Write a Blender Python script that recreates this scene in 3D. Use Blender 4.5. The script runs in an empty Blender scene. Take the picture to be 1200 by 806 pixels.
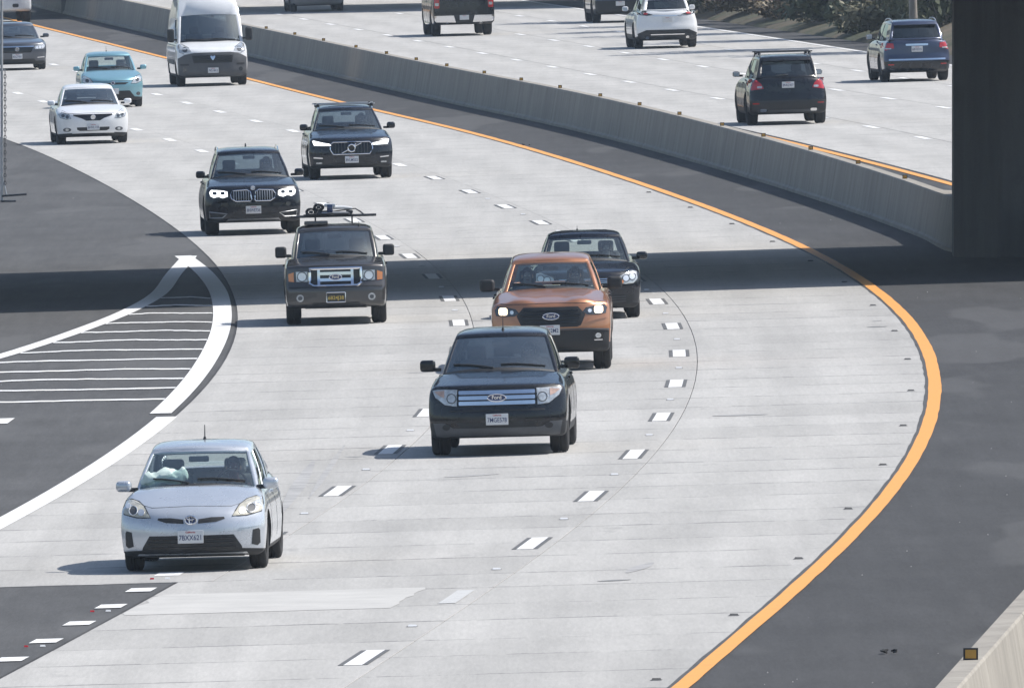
import bpy, bmesh, math, random
import numpy as np
from mathutils import Vector, Matrix
from mathutils.bvhtree import BVHTree

random.seed(7)
rng = np.random.default_rng(11)
scene = bpy.context.scene
C = scene.collection
R = math.radians

# ------------------------------------------------------------------ camera, world, sun, exposure
CAM_H, FOCAL, HORIZON, BANK = 9.8, 23060.0, -311.0, 0.028   # BANK: the curve's superelevation
cam_d = bpy.data.cameras.new('camera')
cam_d.sensor_width = 36.0
cam_d.lens = 36.0 * FOCAL / 1200.0
cam_d.clip_start = 1.0
cam_d.clip_end = 6000.0
cam = bpy.data.objects.new('camera', cam_d)
C.objects.link(cam)
cam.location = (0, 0, CAM_H)
cam.rotation_euler = (R(90) - math.atan((403 - HORIZON) / FOCAL), 0, 0)
scene.camera = cam

SUN = Vector((0.80, 0.20, 1.0)).normalized()          # towards the sun
sun_el = math.asin(SUN.z)
world = bpy.data.worlds.new('World')
scene.world = world
world.use_nodes = True
wn = world.node_tree
bg = wn.nodes['Background']
sky = wn.nodes.new('ShaderNodeTexSky')
sky.sky_type = 'NISHITA'
sky.sun_disc = False
sky.sun_elevation = sun_el
sky.sun_rotation = math.atan2(SUN.x, SUN.y)
sky.dust_density = 1.2
sky.air_density = 1.0
sky.ozone_density = 1.0
wn.links.new(sky.outputs[0], bg.inputs[0])
bg.inputs[1].default_value = 0.12
sl = bpy.data.lights.new('sun', 'SUN')
sl.energy = 4.6
sl.angle = R(0.53)
sl.color = (1.0, 0.96, 0.90)
so = bpy.data.objects.new('sun', sl)
C.objects.link(so)
so.rotation_euler = SUN.to_track_quat('Z', 'Y').to_euler()
so.location = (60, 350, 120)

vs = scene.view_settings
vs.view_transform = 'Standard'
vs.look = 'None'
vs.exposure = 0.32
vs.gamma = 1.0
vs.use_curve_mapping = False
scene.cycles.max_bounces = 8
scene.cycles.transparent_max_bounces = 12
scene.cycles.volume_bounces = 0
scene.cycles.sample_clamp_indirect = 4.0
scene.cycles.use_denoising = True

# ------------------------------------------------------------------ helpers: materials
def new_mat(name):
    m = bpy.data.materials.new(name)
    m.use_nodes = True
    nt = m.node_tree
    return m, nt, nt.nodes['Principled BSDF']

def N(nt, kind, **kw):
    n = nt.nodes.new(kind)
    for k, v in kw.items():
        setattr(n, k, v)
    return n

def lnk(nt, a, b):
    nt.links.new(a, b)

def noise(nt, scale, detail=4, rough=0.55, coord=None, vec_scale=None):
    tc = N(nt, 'ShaderNodeTexCoord')
    src = tc.outputs[coord or 'Object']
    if vec_scale:
        mp = N(nt, 'ShaderNodeMapping')
        mp.inputs['Scale'].default_value = vec_scale
        lnk(nt, src, mp.inputs[0])
        src = mp.outputs[0]
    n = N(nt, 'ShaderNodeTexNoise')
    n.inputs['Scale'].default_value = scale
    n.inputs['Detail'].default_value = detail
    n.inputs['Roughness'].default_value = rough
    lnk(nt, src, n.inputs['Vector'])
    return n.outputs['Fac']

def ramp(nt, fac, stops):
    r = N(nt, 'ShaderNodeValToRGB')
    el = r.color_ramp.elements
    while len(el) < len(stops):
        el.new(0.5)
    for e, (p, c) in zip(el, stops):
        e.position = p
        e.color = (c[0], c[1], c[2], 1) if hasattr(c, '__len__') else (c, c, c, 1)
    lnk(nt, fac, r.inputs[0])
    return r.outputs[0]

def mixc(nt, fac, a, b, mode='MIX'):
    m = N(nt, 'ShaderNodeMix', data_type='RGBA', blend_type=mode)
    for s, v in ((m.inputs[0], fac), (m.inputs[6], a), (m.inputs[7], b)):
        if isinstance(v, (int, float)):
            s.default_value = v
        elif isinstance(v, tuple):
            s.default_value = (v[0], v[1], v[2], 1)
        else:
            lnk(nt, v, s)
    return m.outputs[2]

def math_n(nt, op, a, b=None):
    m = N(nt, 'ShaderNodeMath', operation=op)
    for s, v in ((m.inputs[0], a), (m.inputs[1], b)):
        if v is None:
            continue
        if isinstance(v, (int, float)):
            s.default_value = v
        else:
            lnk(nt, v, s)
    return m.outputs[0]

def plain(name, col, rough=0.5, metal=0.0, coat=0.0, var=0.12, scale=6.0, spec=0.5, dirt=None):
    m, nt, p = new_mat(name)
    f = noise(nt, scale, 5, 0.6)
    a = tuple(c * (1 - var) for c in col)
    b = tuple(min(1, c * (1 + var)) for c in col)
    colr = ramp(nt, f, [(0.3, a), (0.7, b)])
    if dirt:
        f2 = noise(nt, 2.3, 6, 0.65)
        colr = mixc(nt, ramp(nt, f2, [(0.45, 0.0), (0.75, dirt[1])]), colr, dirt[0])
    lnk(nt, colr, p.inputs['Base Color'])
    lnk(nt, ramp(nt, f, [(0.25, max(0, rough - 0.06)), (0.75, min(1, rough + 0.06))]), p.inputs['Roughness'])
    p.inputs['Metallic'].default_value = metal
    p.inputs['Coat Weight'].default_value = coat
    p.inputs['Coat Roughness'].default_value = 0.04
    p.inputs['Specular IOR Level'].default_value = spec
    return m

def paint(name, col, metal=0.25, rough=0.38, dust=0.06, coat=0.9, spec=0.5):
    return plain(name, col, rough, metal, coat, 0.05, 3.0, spec, ((0.33, 0.31, 0.28), dust))

def glow(name, col, strength, base=(0.8, 0.8, 0.8)):
    m, nt, p = new_mat(name)
    p.inputs['Base Color'].default_value = (*base, 1)
    p.inputs['Roughness'].default_value = 0.2
    p.inputs['Emission Color'].default_value = (*col, 1)
    p.inputs['Emission Strength'].default_value = strength
    return m

def glass(name, tint, refl=1.5, dust=0.006):
    m, nt, p = new_mat(name)
    nt.nodes.remove(p)
    out = nt.nodes['Material Output']
    tr = N(nt, 'ShaderNodeBsdfTransparent')
    tr.inputs[0].default_value = (*tint, 1)
    gl = N(nt, 'ShaderNodeBsdfGlossy')
    gl.inputs['Roughness'].default_value = 0.02
    gl.inputs['Color'].default_value = (0.85, 0.98, 1, 1)
    df = N(nt, 'ShaderNodeBsdfDiffuse')
    df.inputs[0].default_value = (0.42, 0.43, 0.44, 1)
    lw = N(nt, 'ShaderNodeLayerWeight')          # the same reflectance from either side of the pane
    lw.inputs[0].default_value = 0.5
    f0 = ((refl - 1) / (refl + 1)) ** 2
    fr = N(nt, 'ShaderNodeMath', operation='MULTIPLY_ADD')
    lnk(nt, math_n(nt, 'POWER', lw.outputs['Facing'], 5.0), fr.inputs[0])
    fr.inputs[1].default_value = 1 - f0
    fr.inputs[2].default_value = f0
    f = noise(nt, 2.0, 5, 0.6)
    m0 = N(nt, 'ShaderNodeMixShader')
    lnk(nt, ramp(nt, f, [(0.3, dust * 0.4), (0.75, dust * 1.6)]), m0.inputs[0])
    lnk(nt, tr.outputs[0], m0.inputs[1]); lnk(nt, df.outputs[0], m0.inputs[2])
    mx = N(nt, 'ShaderNodeMixShader')
    lnk(nt, fr.outputs[0], mx.inputs[0])
    lnk(nt, m0.outputs[0], mx.inputs[1]); lnk(nt, gl.outputs[0], mx.inputs[2])
    lnk(nt, mx.outputs[0], out.inputs[0])
    return m

M = {}
M['glass'] = glass('window_glass', (0.46, 0.53, 0.56), 2.2, 0.04)
M['glass_clear'] = glass('window_glass_clear', (0.82, 0.89, 0.87), 1.9, 0.03)
M['glass_dark'] = glass('window_glass_tinted', (0.10, 0.12, 0.14), 1.9)
M['glass_shade'] = glass('windshield_glass_tinted', (0.30, 0.36, 0.39), 2.5, 0.055)
M['plastic'] = plain('black_plastic', (0.016, 0.017, 0.019), 0.6, var=0.2, dirt=((0.1, 0.095, 0.085), 0.08))
M['greyplastic'] = plain('grey_bumper_plastic', (0.075, 0.08, 0.088), 0.62, var=0.15, dirt=((0.2, 0.19, 0.17), 0.12))
M['black_gloss'] = plain('gloss_black_trim', (0.01, 0.01, 0.011), 0.18, var=0.1)
M['rubber'] = plain('tyre_rubber', (0.016, 0.016, 0.017), 0.85, var=0.25, scale=30, dirt=((0.07, 0.065, 0.06), 0.25))
M['alloy'] = plain('alloy_rim', (0.42, 0.43, 0.45), 0.35, 0.85, var=0.1, dirt=((0.08, 0.075, 0.07), 0.5))
M['alloy_dark'] = plain('dark_rim', (0.05, 0.05, 0.055), 0.4, 0.5, var=0.1)
M['chrome'] = plain('chrome', (0.78, 0.79, 0.82), 0.12, 1.0, var=0.03)
M['lens'] = plain('headlight_lens', (0.48, 0.50, 0.51), 0.14, 0.3, 1.0, 0.35, 18)
M['lens_haze'] = plain('yellowed_headlight_lens', (0.52, 0.49, 0.40), 0.25, 0.0, 1.0, 0.25, 9)
M['reflector'] = plain('lamp_reflector', (0.80, 0.81, 0.82), 0.32, 0.6, var=0.06)
M['lens_dark'] = plain('dark_lamp_housing', (0.05, 0.055, 0.06), 0.12, 0.2, 1.0, 0.2)
M['amber'] = plain('amber_lens', (0.58, 0.20, 0.05), 0.2, 0, 1.0, 0.1)
M['red_lens'] = plain('red_lens', (0.42, 0.012, 0.014), 0.15, 0, 1.0, 0.12)
M['lit_cool'] = glow('lit_headlight', (0.95, 0.98, 1.0), 1.8)
M['lit_warm'] = glow('lit_headlight_warm', (1.0, 0.72, 0.42), 2.6)
M['plate'] = plain('plate_white', (0.62, 0.63, 0.64), 0.45, var=0.05)
M['plate_dark'] = plain('plate_black', (0.035, 0.033, 0.028), 0.45, var=0.1)
M['plate_blue'] = plain('plate_letters', (0.02, 0.035, 0.12), 0.5, var=0.1)
M['plate_red'] = plain('plate_script', (0.4, 0.05, 0.05), 0.5, var=0.1)
M['plate_yellow'] = plain('plate_yellow_letters', (0.6, 0.42, 0.08), 0.5, var=0.1)
M['badge_blue'] = plain('badge_blue', (0.012, 0.03, 0.11), 0.2, 0.2, 0.8, 0.08)
M['interior'] = plain('dark_interior', (0.045, 0.046, 0.05), 0.8, var=0.2)
M['interior_grey'] = plain('grey_interior', (0.20, 0.20, 0.195), 0.85, var=0.2)
M['skin'] = plain('skin', (0.52, 0.33, 0.24), 0.5, var=0.1)
M['hair'] = plain('dark_hair', (0.02, 0.015, 0.012), 0.5, var=0.3)
M['shirt_red'] = plain('dark_red_shirt', (0.07, 0.018, 0.022), 0.8)
M['shirt_blue'] = plain('navy_shirt', (0.03, 0.04, 0.07), 0.8)
M['shirt_grey'] = plain('grey_shirt', (0.2, 0.2, 0.21), 0.8)
M['pillow'] = plain('pale_green_fabric', (0.55, 0.66, 0.62), 0.85, var=0.1)
M['steel'] = plain('galvanised_steel', (0.45, 0.46, 0.47), 0.45, 0.7, var=0.15, dirt=((0.18, 0.14, 0.11), 0.3))
M['dark_steel'] = plain('dark_steel', (0.08, 0.08, 0.085), 0.5, 0.6, var=0.2)

# ------------------------------------------------------------------ helpers: objects
def obj(name, verts, faces, mats, parent=None, smooth=None, collection=None):
    me = bpy.data.meshes.new(name)
    me.from_pydata([tuple(v) for v in verts], [], [tuple(f) for f in faces])
    return link_mesh(name, me, mats, parent, smooth)

def link_mesh(name, me, mats, parent=None, smooth=None):
    if not isinstance(mats, (list, tuple)):
        mats = [mats]
    for m in mats:
        me.materials.append(m)
    if smooth is not None:
        me.shade_smooth()
        me.set_sharp_from_angle(angle=R(smooth))
    o = bpy.data.objects.new(name, me)
    C.objects.link(o)
    if parent:
        o.parent = parent
    return o

def tag(o, label=None, cat=None, group=None, kind=None):
    if label: o['label'] = label
    if cat: o['category'] = cat
    if group: o['group'] = group
    if kind: o['kind'] = kind
    return o

def empty(name, mat=None):
    o = bpy.data.objects.new(name, None)
    o.empty_display_size = 0.3
    C.objects.link(o)
    if mat is not None:
        o.matrix_world = mat
    return o

def pch(pts):
    """monotone cubic through (x, y) points, vectorised, flat beyond the ends"""
    x = np.array([p[0] for p in pts], float)
    y = np.array([p[1] for p in pts], float)
    h = np.diff(x); d = np.diff(y) / h
    m = np.zeros(len(x))
    m[0], m[-1] = d[0], d[-1]
    for i in range(1, len(x) - 1):
        if d[i - 1] * d[i] > 0:
            w1, w2 = 2 * h[i] + h[i - 1], h[i] + 2 * h[i - 1]
            m[i] = (w1 + w2) / (w1 / d[i - 1] + w2 / d[i])
    def fn(q):
        q = np.clip(np.asarray(q, float), x[0], x[-1])
        i = np.clip(np.searchsorted(x, q, 'right') - 1, 0, len(x) - 2)
        t = (q - x[i]) / h[i]
        return ((2*t**3 - 3*t**2 + 1) * y[i] + (t**3 - 2*t**2 + t) * h[i] * m[i]
                + (-2*t**3 + 3*t**2) * y[i + 1] + (t**3 - t**2) * h[i] * m[i + 1])
    return fn

def box_v(x0, x1, y0, y1, z0, z1):
    v = [(x, y, z) for z in (z0, z1) for y in (y0, y1) for x in (x0, x1)]
    f = [(0, 2, 3, 1), (4, 5, 7, 6), (0, 1, 5, 4), (2, 6, 7, 3), (0, 4, 6, 2), (1, 3, 7, 5)]
    return v, f

def rbox(cx, cy, cz, sx, sy, sz, r=0.02, seg=2, rot=None):
    """rounded box as (verts, faces)"""
    bm = bmesh.new()
    bmesh.ops.create_cube(bm, size=1.0)
    for v in bm.verts:
        v.co = Vector((v.co.x * sx, v.co.y * sy, v.co.z * sz))
    bmesh.ops.bevel(bm, geom=bm.edges[:], offset=min(r, 0.45 * min(sx, sy, sz)), segments=seg, affect='EDGES', profile=0.6)
    mt = Matrix.Translation((cx, cy, cz)) @ (rot.to_4x4() if rot is not None else Matrix.Identity(4))
    bm.transform(mt)
    bm.verts.index_update()
    v = [tuple(q.co) for q in bm.verts]
    f = [tuple(q.index for q in p.verts) for p in bm.faces]
    bm.free()
    return v, f

def tube(pts, rad, n=6, closed=False):
    pts = [Vector(p) for p in pts]
    V, F = [], []
    k = len(pts)
    for i, p in enumerate(pts):
        a = pts[(i - 1) % k] if (i > 0 or closed) else pts[0]
        b = pts[(i + 1) % k] if (i < k - 1 or closed) else pts[-1]
        t = (b - a).normalized()
        up = Vector((0, 0, 1)) if abs(t.z) < 0.9 else Vector((1, 0, 0))
        s = t.cross(up).normalized(); u = s.cross(t)
        rr = rad[i] if hasattr(rad, '__len__') else rad
        for j in range(n):
            an = 2 * math.pi * j / n
            V.append(tuple(p + s * math.cos(an) * rr + u * math.sin(an) * rr))
    m = k if closed else k - 1
    for i in range(m):
        for j in range(n):
            a0, b0 = i * n, ((i + 1) % k) * n
            F.append((a0 + j, a0 + (j + 1) % n, b0 + (j + 1) % n, b0 + j))
    if not closed:
        F.append(tuple(range(n - 1, -1, -1)))
        F.append(tuple((k - 1) * n + j for j in range(n)))
    return V, F

def join(*vf):
    V, F = [], []
    for v, f in vf:
        o = len(V)
        V += list(v)
        F += [tuple(i + o for i in q) for q in f]
    return V, F

def ellipse(cx, cz, a, b, n=20):
    return [(cx + a * math.cos(2 * math.pi * i / n), cz + b * math.sin(2 * math.pi * i / n)) for i in range(n)]

def rrect(cx, cz, w, h, r, n=3):
    out = []
    for qx, qz, a0 in ((1, 1, 0), (-1, 1, 90), (-1, -1, 180), (1, -1, 270)):
        for i in range(n + 1):
            a = R(a0 + 90 * i / n)
            out.append((cx + qx * (w / 2 - r) + r * math.cos(a), cz + qz * (h / 2 - r) + r * math.sin(a)))
    return out

def mirror_poly(p):
    return [(-x, z) for x, z in reversed(p)]

def text_mesh(s, size):
    cu = bpy.data.curves.new('lettering', 'FONT')
    cu.body = s
    cu.size = size
    cu.align_x = 'CENTER'
    cu.align_y = 'CENTER'
    cu.extrude = 0.002
    cu.offset = 0.0008
    o = bpy.data.objects.new('lettering', cu)
    C.objects.link(o)
    dg = bpy.context.evaluated_depsgraph_get()
    me = bpy.data.meshes.new_from_object(o.evaluated_get(dg))
    v = [tuple(q.co) for q in me.vertices]
    f = [tuple(p.vertices) for p in me.polygons]
    bpy.data.objects.remove(o)
    bpy.data.curves.remove(cu)
    bpy.data.meshes.remove(me)
    return v, f

# ------------------------------------------------------------------ plan of the road (metres; camera above the origin, looking along +Y)
def G(px, py):
    """where the road surface is met at a place measured on the 1200 x 806 photograph"""
    Y = FOCAL * CAM_H / (py - HORIZON + BANK * (px - 600))
    return (px - 600) * Y / FOCAL, Y

_meas = [(795, 806), (880, 735), (960, 670), (1030, 600), (1070, 550), (1095, 500), (1103, 460), (1098, 425), (1080, 385), (1050, 355),
         (1010, 325), (950, 292), (880, 262), (780, 225), (640, 180), (520, 147), (440, 130), (300, 95), (170, 62), (60, 35)]
_P = sorted((G(*p)[1], G(*p)[0]) for p in _meas)
_py = np.array([p[0] for p in _P]); _px = np.array([p[1] for p in _P])
_gy = np.arange(0, 1500, 4.0)
_f = pch(_P)
_raw = _f(_gy)
_s0 = np.polyfit(_py[:4], _px[:4], 1)[0]; _s1 = np.polyfit(_py[-4:], _px[-4:], 1)[0]
_raw = np.where(_gy < _py[0], _px[0] + _s0 * (_gy - _py[0]), _raw)
_raw = np.where(_gy > _py[-1], _px[-1] + _s1 * (_gy - _py[-1]), _raw)
_k = np.exp(-0.5 * (np.arange(-12, 13) * 4 / 16.0) ** 2); _k /= _k.sum()
_pad = np.concatenate([_raw[0] - (np.arange(12, 0, -1) * 4) * _s0, _raw, _raw[-1] + (np.arange(1, 13) * 4) * _s1])
_sm = np.convolve(_pad, _k, 'valid')
def XR(Y):                      # the yellow line of the near carriageway
    return np.interp(Y, _gy, _sm)
def XS(Y):                      # its slope
    return (XR(np.asarray(Y) + 6.0) - XR(np.asarray(Y) - 6.0)) / 12.0
def ground_z(X):
    return BANK * np.clip(X, -120, 120)
def RP(Y, off, dz=0.0):
    x = float(XR(Y)) + off
    return (x, float(Y), float(ground_z(x)) + dz)
UP = Matrix.Rotation(-math.atan(BANK), 4, 'Y')

# ------------------------------------------------------------------ surface materials
def asphalt_mat(name, base, warm=1.0):
    m, nt, p = new_mat(name)
    big = noise(nt, 0.12, 5, 0.6)
    mid = noise(nt, 1.1, 5, 0.65, vec_scale=(1.0, 0.22, 1))
    fine = noise(nt, 45, 3, 0.7)
    a = tuple(c * 0.95 for c in base); b = tuple(c * 1.6 for c in base)
    col = mixc(nt, big, a, b)
    col = mixc(nt, 0.55, col, ramp(nt, mid, [(0.25, 0.55), (0.75, 1.0)]), 'MULTIPLY')
    col = mixc(nt, 0.5, col, ramp(nt, fine, [(0.3, 0.5), (0.72, 1.0)]), 'MULTIPLY')
    lng = noise(nt, 5.0, 4, 0.65, vec_scale=(1.0, 0.03, 1))
    col = mixc(nt, 0.6, col, ramp(nt, lng, [(0.3, 0.72), (0.7, 1.0)]), 'MULTIPLY')
    grn = noise(nt, 26, 3, 0.7, vec_scale=(1.0, 0.06, 1))
    col = mixc(nt, 0.8, col, ramp(nt, grn, [(0.3, 0.74), (0.7, 1.0)]), 'MULTIPLY')
    pat = noise(nt, 0.35, 3, 0.4, vec_scale=(1.0, 0.18, 1))
    col = mixc(nt, ramp(nt, pat, [(0.57, 0.0), (0.60, 0.28)]), col, (0.13, 0.13, 0.13))
    spk = noise(nt, 9, 2, 0.5)
    col = mixc(nt, ramp(nt, spk, [(0.76, 0.0), (0.80, 0.35)]), col, (0.32, 0.31, 0.29))
    lnk(nt, col, p.inputs['Base Color'])
    p.inputs['Roughness'].default_value = 0.9
    p.inputs['Specular IOR Level'].default_value = 0.25
    bp = N(nt, 'ShaderNodeBump'); bp.inputs['Strength'].default_value = 0.4; bp.inputs['Distance'].default_value = 0.01
    lnk(nt, fine, bp.inputs['Height']); lnk(nt, bp.outputs[0], p.inputs['Normal'])
    return m

def concrete_road_mat():
    m, nt, p = new_mat('road_concrete')
    uv = N(nt, 'ShaderNodeUVMap', uv_map='slab')
    sep = N(nt, 'ShaderNodeSeparateXYZ'); lnk(nt, uv.outputs[0], sep.inputs[0])
    big = noise(nt, 0.16, 5, 0.6)
    mid = noise(nt, 0.9, 6, 0.65, vec_scale=(1.0, 0.16, 1))
    fine = noise(nt, 30, 3, 0.7)
    streak = noise(nt, 3.0, 4, 0.6, vec_scale=(1.0, 0.015, 1))
    grain = noise(nt, 24, 4, 0.75, vec_scale=(1.0, 0.05, 1))
    oi = N(nt, 'ShaderNodeObjectInfo')
    col = mixc(nt, ramp(nt, big, [(0.0, 0.0), (1.0, 1.0)]), (0.465, 0.454, 0.432), (0.545, 0.532, 0.508))
    col = mixc(nt, 0.5, col, ramp(nt, mid, [(0.22, 0.72), (0.6, 1.0)]), 'MULTIPLY')
    col = mixc(nt, 0.4, col, ramp(nt, streak, [(0.3, 0.80), (0.6, 1.0)]), 'MULTIPLY')
    col = mixc(nt, 0.5, col, ramp(nt, fine, [(0.3, 0.72), (0.7, 1.0)]), 'MULTIPLY')
    col = mixc(nt, 0.75, col, ramp(nt, grain, [(0.28, 0.80), (0.66, 1.0)]), 'MULTIPLY')
    col = mixc(nt, 1.0, col, ramp(nt, oi.outputs['Random'], [(0.0, 0.91), (1.0, 1.03)]), 'MULTIPLY')
    # wheel-path wear: two darker bands a lane, in slab coordinates (u in metres from the lane's edge)
    w = math_n(nt, 'SINE', math_n(nt, 'MULTIPLY', sep.outputs[0], 2 * math.pi / 1.83))
    col = mixc(nt, 0.6, col, ramp(nt, math_n(nt, 'ADD', math_n(nt, 'MULTIPLY', w, 0.5), 0.5), [(0.0, 0.86), (1.0, 1.0)]), 'MULTIPLY')
    # broken dark line where the joint filler has crumbled (v in metres from the joint)
    jn = noise(nt, 1.6, 4, 0.7)
    wid = math_n(nt, 'MULTIPLY', ramp(nt, jn, [(0.40, 0.01), (0.62, 0.20)]), 1.0)
    j = math_n(nt, 'LESS_THAN', sep.outputs[1], wid)
    col = mixc(nt, math_n(nt, 'MULTIPLY', j, 0.62), col, (0.10, 0.10, 0.10))
    # drips and scuffs
    sc = noise(nt, 0.6, 7, 0.72, vec_scale=(1.0, 0.30, 1))
    col = mixc(nt, ramp(nt, sc, [(0.63, 0.0), (0.72, 0.42)]), col, (0.16, 0.16, 0.16))
    lnk(nt, col, p.inputs['Base Color'])
    p.inputs['Roughness'].default_value = 0.88
    p.inputs['Specular IOR Level'].default_value = 0.3
    bp = N(nt, 'ShaderNodeBump'); bp.inputs['Strength'].default_value = 0.3; bp.inputs['Distance'].default_value = 0.006
    lnk(nt, fine, bp.inputs['Height']); lnk(nt, bp.outputs[0], p.inputs['Normal'])
    return m

def line_mat(name, col, wear=0.5):
    m, nt, p = new_mat(name)
    f = noise(nt, 5.0, 6, 0.7)
    g = noise(nt, 40, 3, 0.7)
    c = mixc(nt, ramp(nt, f, [(0.55, 0.0), (0.75, wear)]), col, tuple(0.45 * q + 0.06 for q in col))
    c = mixc(nt, 0.3, c, ramp(nt, g, [(0.3, 0.7), (0.7, 1.0)]), 'MULTIPLY')
    lnk(nt, c, p.inputs['Base Color'])
    p.inputs['Roughness'].default_value = 0.75
    return m

def wall_mat(name, base):
    m, nt, p = new_mat(name)
    big = noise(nt, 0.35, 6, 0.65)
    drip = noise(nt, 1.6, 5, 0.65, vec_scale=(1.0, 1.0, 0.12))
    fine = noise(nt, 25, 4, 0.7)
    col = mixc(nt, big, tuple(c * 0.78 for c in base), tuple(min(1, c * 1.15) for c in base))
    col = mixc(nt, 0.6, col, ramp(nt, drip, [(0.3, 0.55), (0.62, 1.0)]), 'MULTIPLY')
    blot = noise(nt, 0.9, 6, 0.7)
    col = mixc(nt, ramp(nt, blot, [(0.56, 0.0), (0.72, 0.45)]), col, tuple(c * 0.45 for c in base))
    col = mixc(nt, 0.4, col, ramp(nt, fine, [(0.3, 0.7), (0.7, 1.0)]), 'MULTIPLY')
    lnk(nt, col, p.inputs['Base Color'])
    p.inputs['Roughness'].default_value = 0.9
    bp = N(nt, 'ShaderNodeBump'); bp.inputs['Strength'].default_value = 0.5; bp.inputs['Distance'].default_value = 0.01
    lnk(nt, fine, bp.inputs['Height']); lnk(nt, bp.outputs[0], p.inputs['Normal'])
    return m

M['asphalt'] = asphalt_mat('asphalt', (0.070, 0.070, 0.072))
M['asphalt_ramp'] = asphalt_mat('asphalt_ramp', (0.098, 0.098, 0.099))
M['concrete'] = concrete_road_mat()
M['white_line'] = line_mat('white_road_paint', (0.74, 0.74, 0.73), 0.7)
M['white_worn'] = line_mat('worn_white_road_paint', (0.50, 0.50, 0.49), 1.0)
M['black_line'] = line_mat('black_contrast_paint', (0.11, 0.11, 0.11), 0.5)
M['yellow_line'] = line_mat('yellow_road_paint', (0.72, 0.325, 0.075), 0.6)
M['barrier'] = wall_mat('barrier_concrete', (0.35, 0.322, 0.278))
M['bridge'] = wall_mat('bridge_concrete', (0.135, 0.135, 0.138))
M['refl'] = plain('amber_reflector', (0.46, 0.25, 0.04), 0.3)
M['sealant'] = plain('joint_sealant', (0.06, 0.06, 0.06), 0.8, var=0.3, scale=3)

m, nt, p = new_mat('dry_earth')
f = noise(nt, 0.25, 6, 0.65); g = noise(nt, 3.0, 6, 0.7)
c = mixc(nt, ramp(nt, f, [(0.35, 0.0), (0.62, 1.0)]), (0.20, 0.145, 0.10), (0.075, 0.085, 0.04))
c = mixc(nt, 0.7, c, ramp(nt, g, [(0.3, 0.4), (0.7, 1.0)]), 'MULTIPLY')
lnk(nt, c, p.inputs['Base Color']); p.inputs['Roughness'].default_value = 0.95
M['earth'] = m
m, nt, p = new_mat('bark')
f = noise(nt, 6, 5, 0.7, vec_scale=(1, 1, 0.2))
lnk(nt, ramp(nt, f, [(0.3, (0.16, 0.14, 0.12)), (0.7, (0.34, 0.32, 0.29))]), p.inputs['Base Color']); p.inputs['Roughness'].default_value = 0.9
M['bark'] = m
def leaf_mat(name, a, b):
    m, nt, p = new_mat(name)
    f = noise(nt, 1.7, 4, 0.6)
    lnk(nt, ramp(nt, f, [(0.3, a), (0.7, b)]), p.inputs['Base Color'])
    p.inputs['Roughness'].default_value = 0.6
    return m
M['leaf_dark'] = leaf_mat('dark_green_leaves', (0.05, 0.065, 0.032), (0.10, 0.115, 0.06))
M['leaf_mid'] = leaf_mat('olive_leaves', (0.09, 0.09, 0.05), (0.17, 0.155, 0.09))
M['leaf_dry'] = leaf_mat('dry_brown_leaves', (0.12, 0.095, 0.06), (0.21, 0.165, 0.10))

# ------------------------------------------------------------------ ground and road sheets
def strip(name, y0, y1, o0, o1, dz, mat, parent=None, step=4.0, o0f=None, o1f=None, wob=0.0):
    ys = np.linspace(y0, y1, max(2, int(round((y1 - y0) / step)) + 1))
    V, F = [], []
    for y in ys:
        a = o0f(y) if o0f else o0
        b = o1f(y) if o1f else o1
        if wob:
            a += random.uniform(-wob, wob); b += random.uniform(-wob, wob)
        V.append(RP(y, a, dz)); V.append(RP(y, b, dz))
    for i in range(len(ys) - 1):
        F.append((2 * i, 2 * i + 1, 2 * i + 3, 2 * i + 2))
    return obj(name, V, F, mat, parent)

V, F = [], []
gx = [-700, -300, -120, -60, 0, 60, 120, 320, 700]
gy_ = [-150, 0, 150, 400, 800, 1300, 2200]
for y in gy_:
    for x in gx:
        V.append((x, y, float(ground_z(x)) - 0.35))
for j in range(len(gy_) - 1):
    for i in range(len(gx) - 1):
        a = j * len(gx) + i
        F.append((a, a + 1, a + 1 + len(gx), a + len(gx)))
tag(obj('ground', V, F, M['earth']), 'bare dry earth ground under and around the freeway', 'ground', kind='structure')

# asphalt bed of the whole freeway; the concrete lanes lie on it
road = strip('road', -100, 1300, -32, 21.1, -0.004, M['asphalt'], step=6)
tag(road, 'wide curving multi-lane freeway of pale concrete lanes and dark asphalt shoulders', 'road', kind='structure')
strip('exit_ramp_asphalt', -100, 1300, -31.9, -11.1, 0.0005, M['asphalt_ramp'], road, step=2,
      o1f=lambda y: -11.10 if y > 233 else -7.56)
def strip_uv(name, rows, lanes, dz, parent):
    """long concrete run: lanes x rows of quads with slab coordinates"""
    V, F, UV = [], [], []
    for (a, b) in lanes:
        for k in range(len(rows) - 1):
            y0, y1 = rows[k], rows[k + 1]
            o = len(V)
            V += [RP(y0, a, dz), RP(y0, b, dz), RP(y1, b, dz), RP(y1, a, dz)]
            F.append((o, o + 1, o + 2, o + 3))
            UV += [(0, 0), (b - a, 0), (b - a, y1 - y0), (0, y1 - y0)]
    ob = obj(name, V, F, M['concrete'], parent)
    lay = ob.data.uv_layers.new(name='slab')
    for i, q in enumerate(UV):
        lay.data[i].uv = q
    return ob

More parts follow.
